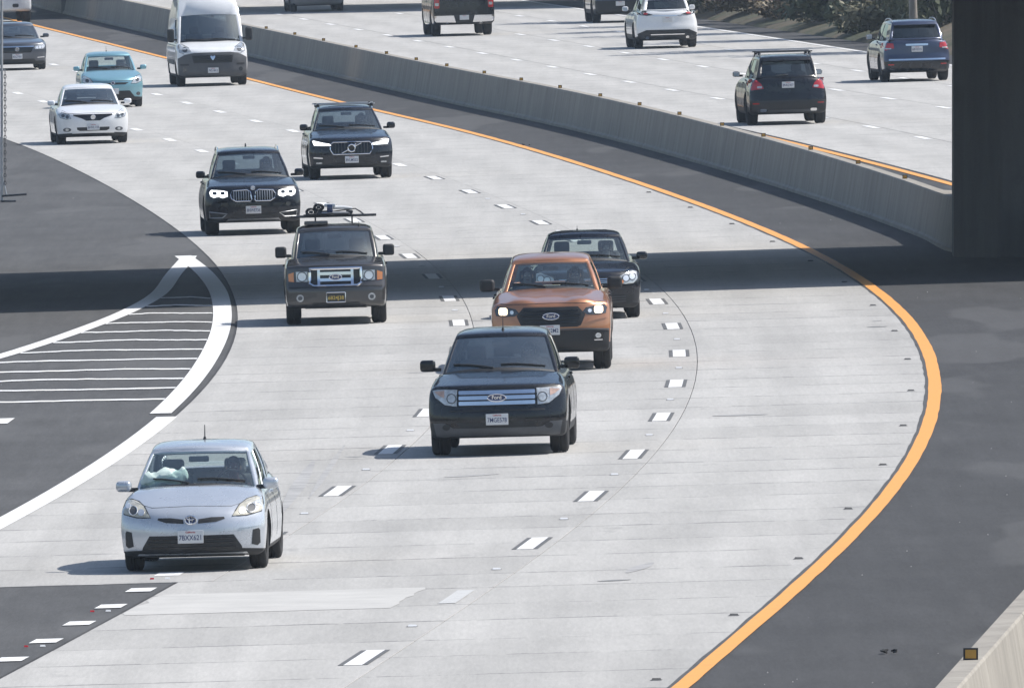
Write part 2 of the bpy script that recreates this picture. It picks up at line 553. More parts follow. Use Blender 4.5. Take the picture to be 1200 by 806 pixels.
JP = [3.7, 4.6, 4.0, 4.3]
def joints(y0, y1):
    out = [y0]; i = 0
    while out[-1] < y1:
        out.append(out[-1] + JP[i % 4]); i += 1
    return out
LANES = [(-3.58, -0.125), (-7.12, -3.585), (-11.06, -7.125)]
RLANES = [(6.32, 9.45), (9.47, 13.3), (13.32, 16.5), (16.52, 19.62)]
J = joints(193.0, 374.0)
strip_uv('concrete_pavement', joints(J[-1] + 0.0, 1290), LANES, 0.004, road)
strip_uv('concrete_pavement', joints(-90, 1290), RLANES, 0.004, road)
strip_uv('concrete_pavement', np.linspace(-90, 192.98, 60), [(-3.58, -0.125), (-7.52, -3.60)], 0.004, road)
for k in range(len(J) - 1):
    for li, (a, b) in enumerate(LANES):
        y0, y1 = J[k], J[k + 1]
        if li == 2 and y0 < 229.5:
            continue
        aa = a
        if li == 1 and y0 < 229.5:
            aa = -7.52
        g = 0.003
        sk = 0.0
        fz = random.uniform(-0.0015, 0.0015)
        lo = [RP(y0 + g, aa + g, 0.004 + fz), RP(y0 + g, b - g, 0.004 + fz), RP(y1 - g, b - g, 0.004), RP(y1 - g, aa + g, 0.004)]
        # bevelled arrises then the sides
        ins = 0.004
        ti = [RP(y0 + g + ins, aa + g + ins, 0.006 + fz), RP(y0 + g + ins, b - g - ins, 0.006 + fz), RP(y1 - g - ins, b - g - ins, 0.006), RP(y1 - g - ins, aa + g + ins, 0.006)]
        dn = [(q[0], q[1], q[2] - 0.2) for q in lo]
        V = ti + lo + dn
        F = [(0, 1, 2, 3)] + [(i, 4 + i, 4 + (i + 1) % 4, (i + 1) % 4) for i in range(4)] + [(4 + i, 8 + i, 8 + (i + 1) % 4, 4 + (i + 1) % 4) for i in range(4)]
        s = obj('concrete_slab', V, F, M['concrete'], road)
        lay = s.data.uv_layers.new(name='slab')
        wv = b - aa
        uvv = [(0, 0.02), (wv, 0.02), (wv, y1 - y0), (0, y1 - y0), (0, 0), (wv, 0), (wv, y1 - y0), (0, y1 - y0), (0, 0), (0, 0), (0, 0), (0, 0)]
        for lp in s.data.loops:
            lay.data[lp.index].uv = uvv[lp.vertex_index]
strip('concrete_repair_patch', 221.5, 226.6, -7.45, -4.4, 0.0095, plain('repair_concrete', (0.445, 0.436, 0.415), 0.9, var=0.10, scale=1.2), road, step=0.5, wob=0.05)

# old tyre marks and scuffs in the lanes
M['scuff'] = plain('rubber_scuff', (0.33, 0.325, 0.32), 0.9, var=0.25, scale=2.0)
M['scuff_dark'] = plain('dark_rubber_scuff', (0.22, 0.22, 0.22), 0.9, var=0.35, scale=3.0)
for (p0, p1, w_, mt_) in [((330, 602), (368, 540), 0.10, 'scuff'), ((362, 585), (404, 522), 0.05, 'scuff'), ((700, 682), (740, 680), 0.07, 'scuff_dark'), ((735, 672), (765, 660), 0.10, 'scuff'),
                          ((1016, 384), (1040, 383), 0.10, 'scuff_dark'), ((1022, 377), (1034, 376), 0.08, 'scuff'), ((835, 488), (900, 486), 0.12, 'scuff'), ((520, 560), (585, 556), 0.10, 'scuff'),
                          ((250, 250), (300, 247), 0.10, 'scuff'), ((180, 330), (215, 318), 0.0, 'scuff')]:
    if not w_: continue
    (xa, ya_), (xb, yb_) = G(*p0), G(*p1)
    V, F = [], []
    for i in range(9):
        t = i / 8
        x_, y_ = xa + (xb - xa) * t, ya_ + (yb_ - ya_) * t
        h_ = w_ * (0.25 + math.sin(math.pi * t)) * 0.8
        steep = abs(xb - xa) > 0.35 * abs(yb_ - ya_)
        dx_, dy_ = (0.0, h_ * 2.2) if steep else (h_, 0.0)
        V += [(x_ - dx_, y_ - dy_, float(ground_z(x_ - dx_)) + 0.0105), (x_ + dx_, y_ + dy_, float(ground_z(x_ + dx_)) + 0.0105)]
    for i in range(8): F.append((2 * i, 2 * i + 1, 2 * i + 3, 2 * i + 2))
    obj('tyre_mark', V, F, M[mt_], road)

# ------------------------------------------------------------------ painted markings
def dash(name, y, off, half, length, mat, dz=0.011):
    return strip(name, y - length / 2, y + length / 2, off - half, off + half, dz, mat, road, step=2.0)
def contrast_dash(y, off, black=True):
    worn = off > -5 and abs(y - 223.9) < 1
    dash('lane_dash', y, off, 0.10, 3.3, M['white_worn' if worn else 'white_line'])
    if black and not worn:
        dash('lane_dash_border', y, off - 0.130, 0.029, 3.3, M['black_line'])
        dash('lane_dash_border', y, off + 0.130, 0.029, 3.3, M['black_line'])
def marker(y, off, mat, k=1.0):
    x, yy, z = RP(y, off, 0.008)
    V, F = [], []
    for (sx, sy, sz) in ((0.05 * k, 0.05 * k, 0.0), (0.042 * k, 0.022 * k, 0.018)):
        V += [(x - sx, yy - sy, z + sz), (x + sx, yy - sy, z + sz), (x + sx, yy + sy, z + sz), (x - sx, yy + sy, z + sz)]
    F = [(4, 5, 6, 7)] + [(i, (i + 1) % 4, 4 + (i + 1) % 4, 4 + i) for i in range(4)]
    obj('pavement_marker', V, F, mat, road)
    if k >= 1: strip('marker_patch', y - 0.16, y + 0.08, off - 0.06, off + 0.06, 0.0085, M['black_line'], road, step=1)

yA = 209.7
k = 0
while yA + 14.2 * k < 715:
    y = yA + 14.2 * k
    contrast_dash(y, -3.86, y < 450)
    if y < 420: marker(y + 7.1, -3.86, M['plate'])
    k += 1
for k in range(33):
    y = 242.0 + 14.4 * k
    contrast_dash(y, -7.35, y < 450)
    if y < 400: marker(y + 7.2, -7.35, M['plate'])
for k in range(8):
    y = 232.2 - 4.12 * k
    dash('exit_lane_dash', y, -7.80, 0.15, 0.95, M['white_line'])
    if k % 2 == 0:
        marker(y - 1.3, -7.72, M['plate'], 0.6); marker(y - 1.3, -7.90, M['red_lens'], 0.5)
for k in range(18):
    dash('lane_dash', 464.6 + 14.15 * k, 9.28, 0.10, 3.3, M['white_line'])
    dash('lane_dash', 458.0 + 14.15 * k, 13.15, 0.10, 3.3, M['white_line'])
    dash('lane_dash', 458.0 + 14.15 * k, 16.36, 0.10, 3.3, M['white_line'])
strip('yellow_edge_line', 0, 900, -0.085, 0.105, 0.0105, M['yellow_line'], road, step=1.5, wob=0.006)
strip('edge_seam', 100, 520, -0.138, -0.070, 0.0085, M['sealant'], road, step=1.4, wob=0.010)
strip('yellow_edge_line', 300, 900, 5.98, 6.18, 0.006, M['yellow_line'], road, step=3)
strip('white_edge_line', 440, 900, 19.36, 19.50, 0.012, M['white_line'], road, step=3)
strip('white_edge_line', 100, 286.5, -11.33, -11.02, 0.012, M['white_line'], road, step=3)
y = 203.0
while y < 420:                      # yellow-line markers and the dark nicks beside them
    marker(y, -0.34, M['sealant'])
    y += 14.3
# exit gore
gl = pch(sorted([(G(*p)[1], G(*p)[0] - float(XR(G(*p)[1]))) for p in [(222, 300), (203, 322), (185, 345), (150, 365), (100, 385), (0, 418)]] + [(295.0, -17.1), (270.0, -19.8)]))
grr = pch(sorted([(376.5, -11.52), (362, -11.36), (349, -11.30), (334, -11.31), (313, -11.34), (288, -11.32)]))
strip('gore_line', 288.0, 376.3, 0, 0, 0.013, M['white_line'], road, 2.5, lambda y: float(grr(y)) - 0.17, lambda y: float(grr(y)) + 0.15)
strip('gore_line', 285.0, 376.1, 0, 0, 0.010, M['white_line'], road, 2.5, lambda y: float(gl(y)) - 0.15, lambda y: float(gl(y)) + 0.15)
for hy in [348.0, 343.2, 338.6, 333.5, 328.7, 323.8, 318.8, 313.9, 309.0, 304.6, 300.0, 295.0]:
    V, F = [], []
    n = 26
    for i in range(n + 1):
        t = i / n
        y_ = hy + 0.5 * math.sin(math.pi * t) - 0.8 * t + random.uniform(-0.10, 0.10) + 0.15 * math.sin(9 * t + hy)
        o_ = float(gl(hy)) + 0.16 + t * (float(grr(hy)) - float(gl(hy)) - 0.34)
        V += [RP(y_ - 0.25 - random.uniform(0, 0.09), o_, 0.011), RP(y_ + 0.25 + random.uniform(0, 0.09), o_, 0.011)]
    for i in range(n):
        F.append((2 * i, 2 * i + 2, 2 * i + 3, 2 * i + 1))
    obj('gore_hatch', V, F, M['white_line'], road)
dash('ramp_dash', G(3, 494)[1], G(3, 494)[0] - float(XR(G(3, 494)[1])), 0.12, 2.2, M['white_line'])

# grit scattered over the shoulders and the gore
V, F = [], []
for i in range(80):
    y_ = 200 + 260 * random.random() ** 1.6
    o_ = random.uniform(0.4, 2.4) if random.random() < 0.6 else random.uniform(-17, -11.6)
    x_, y_, z_ = RP(y_, o_, 0.006)
    s_ = random.uniform(0.003, 0.010)
    b_ = len(V)
    V += [(x_ - s_, y_ - s_, z_), (x_ + s_, y_ - s_ * 0.6, z_), (x_ + s_ * 0.8, y_ + s_, z_), (x_ - s_ * 0.7, y_ + s_, z_), (x_, y_, z_ + s_ * 1.3)]
    F += [(b_, b_ + 1, b_ + 4), (b_ + 1, b_ + 2, b_ + 4), (b_ + 2, b_ + 3, b_ + 4), (b_ + 3, b_, b_ + 4), (b_ + 3, b_ + 2, b_ + 1, b_)]
tag(obj('grit', V, F, plain('pale_grit', (0.42, 0.41, 0.39), 0.9, var=0.3), road), kind='stuff')

# ------------------------------------------------------------------ median barrier with reflectors
def extrude_path(name, ys, prof, mat, parent=None, offf=None):
    V, F = [], []
    n = len(prof)
    for y in ys:
        for (o, z) in prof:
            oo = offf(y, o, z) if offf else (o, z)
            V.append(RP(y, oo[0], oo[1]))
    for i in range(len(ys) - 1):
        for j in range(n - 1):
            a = i * n + j
            F.append((a, a + 1, a + 1 + n, a + n))
    F.append(tuple(range(n)))
    F.append(tuple((len(ys) - 1) * n + j for j in range(n - 1, -1, -1)))
    return obj(name, V, F, mat, parent, smooth=25)
prof = [(2.50, -0.1), (2.50, 0.06), (2.555, 0.10), (2.68, 0.88), (2.70, 0.905), (2.90, 0.905), (2.92, 0.88), (3.05, 0.10), (3.10, 0.06), (3.10, -0.1)]
def bulge(y, o, z):
    w = max(0.0, 1 - abs(y - 366) / 9.0); w = w * w * (3 - 2 * w)
    sh = min(1.0, max(0.0, (364.5 - y) / 4.0)); sh = (0.82 + 0.30 * min(1.0, max(0.0, (y - 250.0) / 80.0))) * sh * sh * (3 - 2 * sh)
    if o > 2.8:
        return (o + 2.1 * w + sh, z * (1 + 0.06 * w))
    return (o - 0.10 * w + sh, z * (1 + 0.06 * w))
mb = extrude_path('median_barrier', np.concatenate([np.arange(0, 340, 4), np.arange(340, 392, 1.5), np.arange(392, 905, 4)]), prof, M['barrier'], None, bulge)
tag(mb, 'long low concrete median barrier curving between the two carriageways', 'barrier')
for y in (186.6, 384.6, 398.8, 413.2, 427.8, 440.8, 454.5, 467.5, 480.3, 493.2, 505.5, 517.5, 530.5, 542.0, 554.0, 567.0, 581.5, 595, 609, 623, 637):
    x, yy, z = RP(y, 2.80 + (0.82 if y < 350 else 0.0), 0.903)
    q_ = 1.0 if y < 300 else 0.68
    v, f_ = box_v(x - 0.07 * q_, x + 0.07 * q_, yy - 0.04, yy + 0.04, z - 0.0, z + 0.115 * q_)
    rf = obj('reflector', v, f_, M['plastic'], mb)
    v, f_ = box_v(x - 0.052 * q_, x + 0.052 * q_, yy - 0.046, yy - 0.0405, z + 0.018 * q_, z + 0.10 * q_)
    obj('reflector_face', v, f_, M['refl'], rf)
# joints of the barrier: recessed dark grooves read as thin proud seams
for y in np.arange(196, 660, 11.0):
    w = []
    for (o, z) in prof[1:9]:
        oo = bulge(y, o, z)
        s = 0.003
        w.append((oo[0] - s if o < 2.8 else oo[0] + s, oo[1] + (s if 2.69 < o < 2.91 else 0)))
    V = [RP(y - 0.012, *q) for q in w] + [RP(y + 0.012, *q) for q in w]
    n = len(w)
    obj('barrier_joint', V, [(i, i + 1, n + i + 1, n + i) for i in range(n - 1)], M['sealant'], mb)

# ------------------------------------------------------------------ overpasses
def octagon(cx, cy, rx, ry, cut=0.35):
    return [(cx - rx, cy - ry * cut), (cx - rx * cut, cy - ry), (cx + rx * cut, cy - ry), (cx + rx, cy - ry * cut),
            (cx + rx, cy + ry * cut), (cx + rx * cut, cy + ry), (cx - rx * cut, cy + ry), (cx - rx, cy + ry * cut)]
def pillar(name, cx, cy, rx, ry, z0, z1, parent, flare=0.5):
    V, F = [], []
    lev = [(z0, 1, 1), (z1 - 0.75, 1, 1), (z1 - 0.5, 1 + flare * 0.15, 1 + flare * 0.25), (z1 - 0.2, 1 + flare * 0.5, 1 + flare * 0.7), (z1, 1 + flare * 0.8, 1 + flare)]
    for z, a, b in lev:
        V += [(x, y, z) for x, y in octagon(cx, cy, rx * a, ry * b)]
    for i in range(len(lev) - 1):
        for j in range(8):
            F.append((i * 8 + j, i * 8 + (j + 1) % 8, (i + 1) * 8 + (j + 1) % 8, (i + 1) * 8 + j))
    F.append(tuple(range(7, -1, -1))); F.append(tuple((len(lev) - 1) * 8 + j for j in range(8)))
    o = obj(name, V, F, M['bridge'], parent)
    bv = o.modifiers.new('bevel', 'BEVEL'); bv.width = 0.05; bv.segments = 2
    return o
def overpass(label, yn, yf, slope, zb, ppos):
    root = empty('overpass', Matrix.Translation((ppos[0][0], ppos[0][1], 0)))
    inv = root.matrix_world.inverted()
    def put(name, V, F, mat):
        return obj(name, [tuple(inv @ Vector(v)) for v in V], F, mat, root)
    sec = [(yn, zb + 0.9), (yn, zb + 1.25), (yn + 0.0, zb + 2.35), (yn + 0.3, zb + 2.35), (yn + 0.3, zb + 1.4), (yf - 0.3, zb + 1.4), (yf - 0.3, zb + 2.35),
           (yf, zb + 2.35), (yf, zb + 0.9), (yf - 2.6, zb + 0.75), (yf - 3.2, zb), (yn + 3.2, zb), (yn + 2.6, zb + 0.75)]
    V, F = [], []
    for x in (-70, -35, 0, 35, 75):
        V += [(x, y + slope * x, z) for y, z in sec]
    n = len(sec)
    for i in range(4):
        for j in range(n):
            F.append((i * n + j, i * n + (j + 1) % n, (i + 1) * n + (j + 1) % n, (i + 1) * n + j))
    F.append(tuple(range(n))); F.append(tuple(4 * n + j for j in range(n - 1, -1, -1)))
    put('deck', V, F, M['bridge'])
    for (cx, cy, rx, ry) in ppos:
        o = pillar('pier', cx, cy, rx, ry, float(ground_z(cx)) - 0.3, zb + 0.03, root)
        o.data.transform(inv)
    for x0, x1 in ((-75, -66), (72, 80)):
        sec2 = [(yn, -2.5), (yf, -2.5), (yf, zb + 0.02), (yn, zb + 0.02)]
        V = [(x, y + slope * x, z) for x in (x0, x1) for y, z in sec2]
        put('abutment', V, [(0, 1, 2, 3), (7, 6, 5, 4), (0, 4, 5, 1), (1, 5, 6, 2), (2, 6, 7, 3), (3, 7, 4, 0)], M['bridge'])
    tag(root, label, 'overpass')
    return root
PX = 8.10 + 1.25
overpass('concrete overpass whose dark faceted pier stands in the median beside the shoulder', 343.7, 369.4, 0.12, 5.7,
         [(PX, 361.5, 1.25, 2.2), (-26.0, 353.4, 1.0, 1.5), (31.0, 360.2, 1.0, 1.5)])
overpass('second concrete overpass far down the freeway, casting a shadow band across the lanes', 706.0, 726.5, -0.5, 5.7,
         [(float(XR(724)) + 3.0, 724.0, 0.5, 1.3), (float(XR(726)) - 17.0, 735.0, 0.9, 1.3), (float(XR(706)) + 26.0, 708.5, 0.9, 1.3)])

# ------------------------------------------------------------------ slope on the far right with shrubs and trees
V, F = [], []
ys = np.arange(470, 1000, 6.0)
offs = [20.9, 21.3, 22.3, 24, 26, 29, 33, 38, 46, 60, 90]
for y in ys:
    for i, o_ in enumerate(offs):
        x = float(XR(y)) + o_
        rise = 0.04 + 0.42 * max(0, o_ - 21.6) if o_ < 46 else 0.42 * 24.4 + (o_ - 46) * 0.05
        if i == 0: rise = -0.30
        V.append((x, y, float(ground_z(x)) + rise * (1 + 0.10 * math.sin(y * 0.13 + i)) + (0.10 * random.uniform(-1, 1) if i > 1 else 0)))
n = len(offs)
for a in range(len(ys) - 1):
    for b in range(n - 1):
        F.append((a * n + b, a * n + b + 1, (a + 1) * n + b + 1, (a + 1) * n + b))
hill = obj('hillside', V, F, M['earth'], smooth=60)
tag(hill, 'brown earth cut slope rising beyond the far shoulder', 'hillside', kind='structure')
hill_b = BVHTree.FromPolygons([Vector(v) for v in V], F)
def hill_pt(x, y):
    h = hill_b.ray_cast(Vector((x, y, 60)), Vector((0, 0, -1)))
    return h[0].z if h[0] else float(ground_z(x))

def leaf_cloud(n, rx, ry, rz, size, seed, clumps=9):
    r = np.random.default_rng(seed)
    V, F = [], []
    cs = [(r.uniform(-0.75, 0.75) * rx, r.uniform(-0.75, 0.75) * ry, r.uniform(0.15, 0.8) * rz, r.uniform(0.3, 0.55)) for _ in range(clumps)]
    for i in range(n):
        c = cs[i % clumps]
        d = r.normal(size=3); d /= np.linalg.norm(d)
        q = d * r.uniform(0.55, 1.0) * c[3]
        p_ = Vector((c[0] + q[0] * rx, c[1] + q[1] * ry, max(0.02, c[2] + q[2] * rz)))
        t = Vector(r.normal(size=3)).normalized(); nn = Vector(d).cross(t)
        if nn.length < 1e-3: continue
        nn.normalize()
        s = size * r.uniform(0.6, 1.5)
        o = len(V)
        V += [tuple(p_ - t * s), tuple(p_ + nn * s * 0.45), tuple(p_ + t * s), tuple(p_ - nn * s * 0.45)]
        F.append((o, o + 1, o + 2, o + 3))
    return V, F
shrub_src = {}
for kind, mat in (('leaf_dark', 1), ('leaf_mid', 2), ('leaf_dry', 3)):
    v, f_ = leaf_cloud(1500, 1.0, 1.0, 1.0, 0.085, mat)
    me = bpy.data.meshes.new('foliage'); me.from_pydata(v, [], f_); me.materials.append(M[kind])
    v, f_ = join(*[tube([(0, 0, -0.25), (0.2 * math.cos(a), 0.2 * math.sin(a), 0.3), (0.42 * math.cos(a), 0.42 * math.sin(a), 0.62)], [0.04, 0.025, 0.012], 5) for a in (0.3, 1.7, 2.9, 4.2, 5.4)])
    ms = bpy.data.meshes.new('stems'); ms.from_pydata(v, [], f_); ms.materials.append(M['bark'])
    shrub_src[kind] = (me, ms)
def shrub(x, y, r, h, kind, label, group=None):
    root = empty('shrub', Matrix.LocRotScale(Vector((x, y, hill_pt(x, y) - 0.05)), Matrix.Rotation(random.uniform(0, 6.28), 3, 'Z'), Vector((r, r * 1.3, h))))
    for nm, me in zip(('foliage', 'stems'), shrub_src[kind]):
        o = bpy.data.objects.new(nm, me); C.objects.link(o); o.parent = root
    tag(root, label, 'shrub', group)
SL = {'leaf_dark': 'dark green leafy shrub on the slope beyond the far shoulder',
      'leaf_mid': 'olive green shrub on the slope beyond the far shoulder',
      'leaf_dry': 'dry brown shrub on the slope beyond the far shoulder'}
SG = {'leaf_dark': 'dark green shrubs on the slope', 'leaf_mid': 'olive shrubs on the slope', 'leaf_dry': 'dry brown shrubs on the slope'}
for (px, py, r, h, kd) in [(1010, 38, 1.0, 1.0, 'leaf_dark'), (1042, 36, 1.2, 1.1, 'leaf_mid'), (1078, 30, 1.2, 1.5, 'leaf_dark'), (1104, 34, 1.1, 1.6, 'leaf_dark'),
                           (962, 26, 1.0, 0.8, 'leaf_mid'), (985, 20, 1.4, 1.4, 'leaf_dark'), (1025, 16, 1.5, 1.5, 'leaf_mid'), (1062, 12, 1.6, 1.6, 'leaf_dark'),
                           (915, 22, 0.9, 0.6, 'leaf_dry'), (884, 14, 1.1, 0.7, 'leaf_dry'), (940, 14, 1.0, 0.8, 'leaf_dry'), (856, 10, 1.1, 0.9, 'leaf_mid'),
                           (826, 14, 1.3, 1.4, 'leaf_dark'), (838, 4, 1.5, 1.5, 'leaf_dark'), (812, 8, 1.4, 1.3, 'leaf_mid'), (905, 4, 1.3, 0.8, 'leaf_dry'),
                           (868, 2, 1.2, 0.9, 'leaf_dry'), (950, 2, 1.5, 1.4, 'leaf_dark'), (1000, 6, 1.4, 1.4, 'leaf_mid'), (1092, 14, 1.6, 1.8, 'leaf_mid')]:
    # the slope point seen at this place: march along the sight line
    dx = (px - 600) / FOCAL; dz = -(py - HORIZON) / FOCAL
    d = 560.0
    while d < 760 and CAM_H + dz * d > hill_pt(dx * d, d) if (dx * d - float(XR(d))) > 20.9 else d < 760:
        d += 0.5
    shrub(dx * d, d + 0.5, r, h, kd, SL[kd], SG[kd])
def tree(x, y, h, lean, label, seed):
    z0 = hill_pt(x, y) - 0.15
    root = empty('tree', Matrix.Translation((x, y, z0)))
    v, f_ = tube([(0, 0, 0), (lean * 0.25, 0, h * 0.3), (lean * 0.5, 0.1, h * 0.55), (lean, 0.2, h * 0.8)], [0.14, 0.11, 0.09, 0.05], 8)
    parts = [(v, f_)]
    for a in (0.4, 1.6, 2.8, 4.1, 5.3):
        parts.append(tube([(lean * 0.5, 0.1, h * 0.52), (lean * 0.6 + 0.8 * math.cos(a), 0.8 * math.sin(a), h * 0.68), (lean + 1.5 * math.cos(a), 1.5 * math.sin(a), h * 0.8)], [0.06, 0.045, 0.02], 6))
    v, f_ = join(*parts)
    obj('trunk', v, f_, M['bark'], root, 50)
    v, f_ = leaf_cloud(2600, 2.6, 2.6, h * 0.62, 0.16, seed, 14)
    v = [(q[0] + lean, q[1], q[2] + h * 0.48) for q in v]
    obj('crown', v, f_, M['leaf_dark'], root)
    tag(root, label, 'tree', 'trees on the slope')
for i, (px, d) in enumerate([(896, 655), (941, 645), (1000, 634), (842, 668), (1030, 618), (1070, 600), (1120, 590)]):
    tree((px - 600) / FOCAL * d, d - 1.5, 6.5 + (i % 3) * 0.7, 0.3 * (-1) ** i, 'slim pale-trunked tree standing on the slope beyond the far shoulder', 40 + i)

# ------------------------------------------------------------------ vehicles
# local frame: nose at y = 0, tail at y = L, +x is the driver's side, z up; the root sits on the road under the axle facing the camera
def edge_lines(a, b, r, n):
    e = np.array([0, 0.10, 0.28, 0.52, 0.78, 1.0]) * r
    return np.unique(np.round(np.concatenate([a + e, np.linspace(a + r, b - r, n), b - e]), 5))

def box_grid(xs, ys, zs):
    idx, P, F = {}, [], []
    nx, ny, nz = len(xs) - 1, len(ys) - 1, len(zs) - 1
    def vid(i, j, k):
        q = (i, j, k)
        if q not in idx:
            idx[q] = len(P); P.append((xs[i], ys[j], zs[k]))
        return idx[q]
    for i in range(nx):
        for j in range(ny):
            F.append((vid(i, j, 0), vid(i, j + 1, 0), vid(i + 1, j + 1, 0), vid(i + 1, j, 0)))
            F.append((vid(i, j, nz), vid(i + 1, j, nz), vid(i + 1, j + 1, nz), vid(i, j + 1, nz)))
        for k in range(nz):
            F.append((vid(i, 0, k), vid(i + 1, 0, k), vid(i + 1, 0, k + 1), vid(i, 0, k + 1)))
            F.append((vid(i, ny, k), vid(i, ny, k + 1), vid(i + 1, ny, k + 1), vid(i + 1, ny, k)))
    for j in range(ny):
        for k in range(nz):
            F.append((vid(0, j, k), vid(0, j, k + 1), vid(0, j + 1, k + 1), vid(0, j + 1, k)))
            F.append((vid(nx, j, k), vid(nx, j + 1, k), vid(nx, j + 1, k + 1), vid(nx, j, k + 1)))
    return np.array(P), F

class Car:
    def __init__(s, name, label, cat, px, py, sp, paint_m, group='vehicles on the freeway', away=False, dyaw=0.0, two_tone=None):
        s.sp, s.pm = sp, paint_m
        s.oy = sp['yf'] + (sp['wb'] if away else 0.0)
        X, Y = G(px, py)
        yaw = (math.pi if away else 0.0) - math.atan(float(XS(Y))) + dyaw
        s.root = empty(name, Matrix.Translation((X, Y, float(ground_z(X)) + 0.009)) @ UP @ Matrix.Rotation(yaw, 4, 'Z'))
        tag(s.root, label, cat, group)
        s.bv, s.bf = [], []
        s.body(); s.cabin(); s.wheels()
        s.bvh = BVHTree.FromPolygons([Vector(v) for v in s.bv], s.bf)

    def add(s, name, v, f, mat, parent=None, smooth=35):
        return obj(name, [(q[0], q[1] - s.oy, q[2]) for q in v], f, mat, parent or s.root, smooth)

    # ---- lower body: a rounded box bent through the car's profiles
    def body(s):
        sp = s.sp
        L, W, zb = sp['L'], sp['W'], sp['zb']
        top, front, rear, side = pch(sp['top']), pch(sp['front']), pch(sp['rear']), pch(sp['side'])
        r = sp.get('r', 0.09)
        H = max(p[1] for p in sp['top']) - zb
        xs = edge_lines(-W, W, r, 15); ys = edge_lines(0, L, r, 40); zs = edge_lines(0, H, r, 9)
        P, F = box_grid(xs, ys, zs)
        c = np.array([0, L / 2, H / 2]); h = np.array([W, L / 2, H / 2])
        q = P - c; inner = np.clip(q, -(h - r), h - r); d = q - inner
        ln = np.linalg.norm(d, axis=1, keepdims=True); m = ln[:, 0] > 1e-9
        q[m] = inner[m] + r * d[m] / ln[m]
        P = q + c
        u = P[:, 0] / W; y = P[:, 1].copy(); t = P[:, 2] / H
        Lf = sp.get('Lf', 0.55); Lr = sp.get('Lr', 0.45)
        drop = sp.get('drop', 0.05)
        zc = zb + t * (top(y) - zb)
        wf = np.clip(1 - y / Lf, 0, 1); wr = np.clip(1 - (L - y) / Lr, 0, 1)
        au = np.abs(u)
        y2 = y + wf * (front(zc) + sp.get('fb', 0.28) * au ** sp.get('fp', 2.6)) - wr * (rear(zc) + sp.get('rbw', 0.14) * au ** 3)
        tp = top(y2) - drop * au ** 3 + sp.get('hood', lambda x, yy: 0)(u * W, y2)
        zlow = zb + sp.get('lift', 0.05) * (np.clip(1 - y2 / 0.5, 0, 1) + np.clip(1 - (L - y2) / 0.6, 0, 1))
        z2 = zlow + t * (tp - zlow)
        tap = sp.get('tapf', 0.05) * np.clip(1 - y2 / 1.0, 0, 1) ** 2 + sp.get('tapr', 0.07) * np.clip(1 - (L - y2) / 1.3, 0, 1) ** 2
        x2 = u * (W - side(z2) - tap)
        V = np.stack([x2, y2, z2], 1)
        me = bpy.data.meshes.new('body'); me.from_pydata(V.tolist(), [], F); me.update()
        ob = bpy.data.objects.new('body', me); C.objects.link(ob)
        me.materials.append(s.pm); me.materials.append(M['plastic'])
        # wheel arches (and the load bed) are cut out
        cb = bmesh.new()
        ar = sp['tr'] + sp.get('arch', 0.055)
        for ya in (sp['yf'], sp['yf'] + sp['wb']):
            for sx in (-1, 1):
                mt = Matrix.Translation((sx * (W - 0.10), ya, sp['tr'] + 0.01)) @ Matrix.Rotation(R(90), 4, 'Y')
                bmesh.ops.create_cone(cb, cap_ends=True, segments=28, radius1=ar, radius2=ar, depth=0.5, matrix=mt)
        if 'bed' in sp:
            y0, y1, zf = sp['bed']
            bmesh.ops.create_cube(cb, size=1.0, matrix=Matrix.Translation((0, (y0 + y1) / 2, zf + 1)) @ Matrix.Diagonal((2 * (W - 0.16), y1 - y0, 2, 1)))
        bmesh.ops.recalc_face_normals(cb, faces=cb.faces)
        for f in cb.faces: f.material_index = 1
        cm = bpy.data.meshes.new('cutter'); cb.to_mesh(cm); cb.free()
        cm.materials.append(s.pm); cm.materials.append(M['plastic'])
        co = bpy.data.objects.new('cutter', cm); C.objects.link(co)
        md = ob.modifiers.new('cut', 'BOOLEAN'); md.object = co; md.operation = 'DIFFERENCE'; md.solver = 'EXACT'
        dg = bpy.context.evaluated_depsgraph_get()
        nm = bpy.data.meshes.new_from_object(ob.evaluated_get(dg))
        bpy.data.objects.remove(ob); bpy.data.objects.remove(co); bpy.data.meshes.remove(me); bpy.data.meshes.remove(cm)
        bm = bmesh.new(); bm.from_mesh(nm); bpy.data.meshes.remove(nm)
        bm.normal_update()
        cw, rb = sp['cowl'], sp['rb']
        kill = [f for f in bm.faces if f.normal.z > 0.5 and cw[0] + cw[3] * 0.3 + 0.10 < f.calc_center_median().y < rb[0] - 0.10
                and abs(f.calc_center_median().x) < cw[2] - 0.05 and f.calc_center_median().z > zb + 0.3]
        bmesh.ops.delete(bm, geom=kill, context='FACES')
        bm.verts.index_update(); bm.verts.ensure_lookup_table()
        zcl = sp.get('clad', zb + 0.10)
        for f in bm.faces:
            cmid = f.calc_center_median()
            if f.material_index == 0 and cmid.z < zcl and abs(f.normal.z) < 0.99:
                f.material_index = 1
            if f.normal.z < -0.7 and cmid.z < zb + 0.12:
                f.material_index = 1
        vv = [tuple(v.co) for v in bm.verts]; ff = [tuple(v.index for v in f.verts) for f in bm.faces]
        mi = [f.material_index for f in bm.faces]
        bm.free()
        o = obj('body', [(a, b - s.oy, c_) for a, b, c_ in vv], ff, [s.pm, M['plastic']], s.root)
        o.data.polygons.foreach_set('material_index', mi)
        o.data.shade_smooth(); o.data.set_sharp_from_angle(angle=R(38))
        s.body_o = o
        s.bv += vv; s.bf += ff

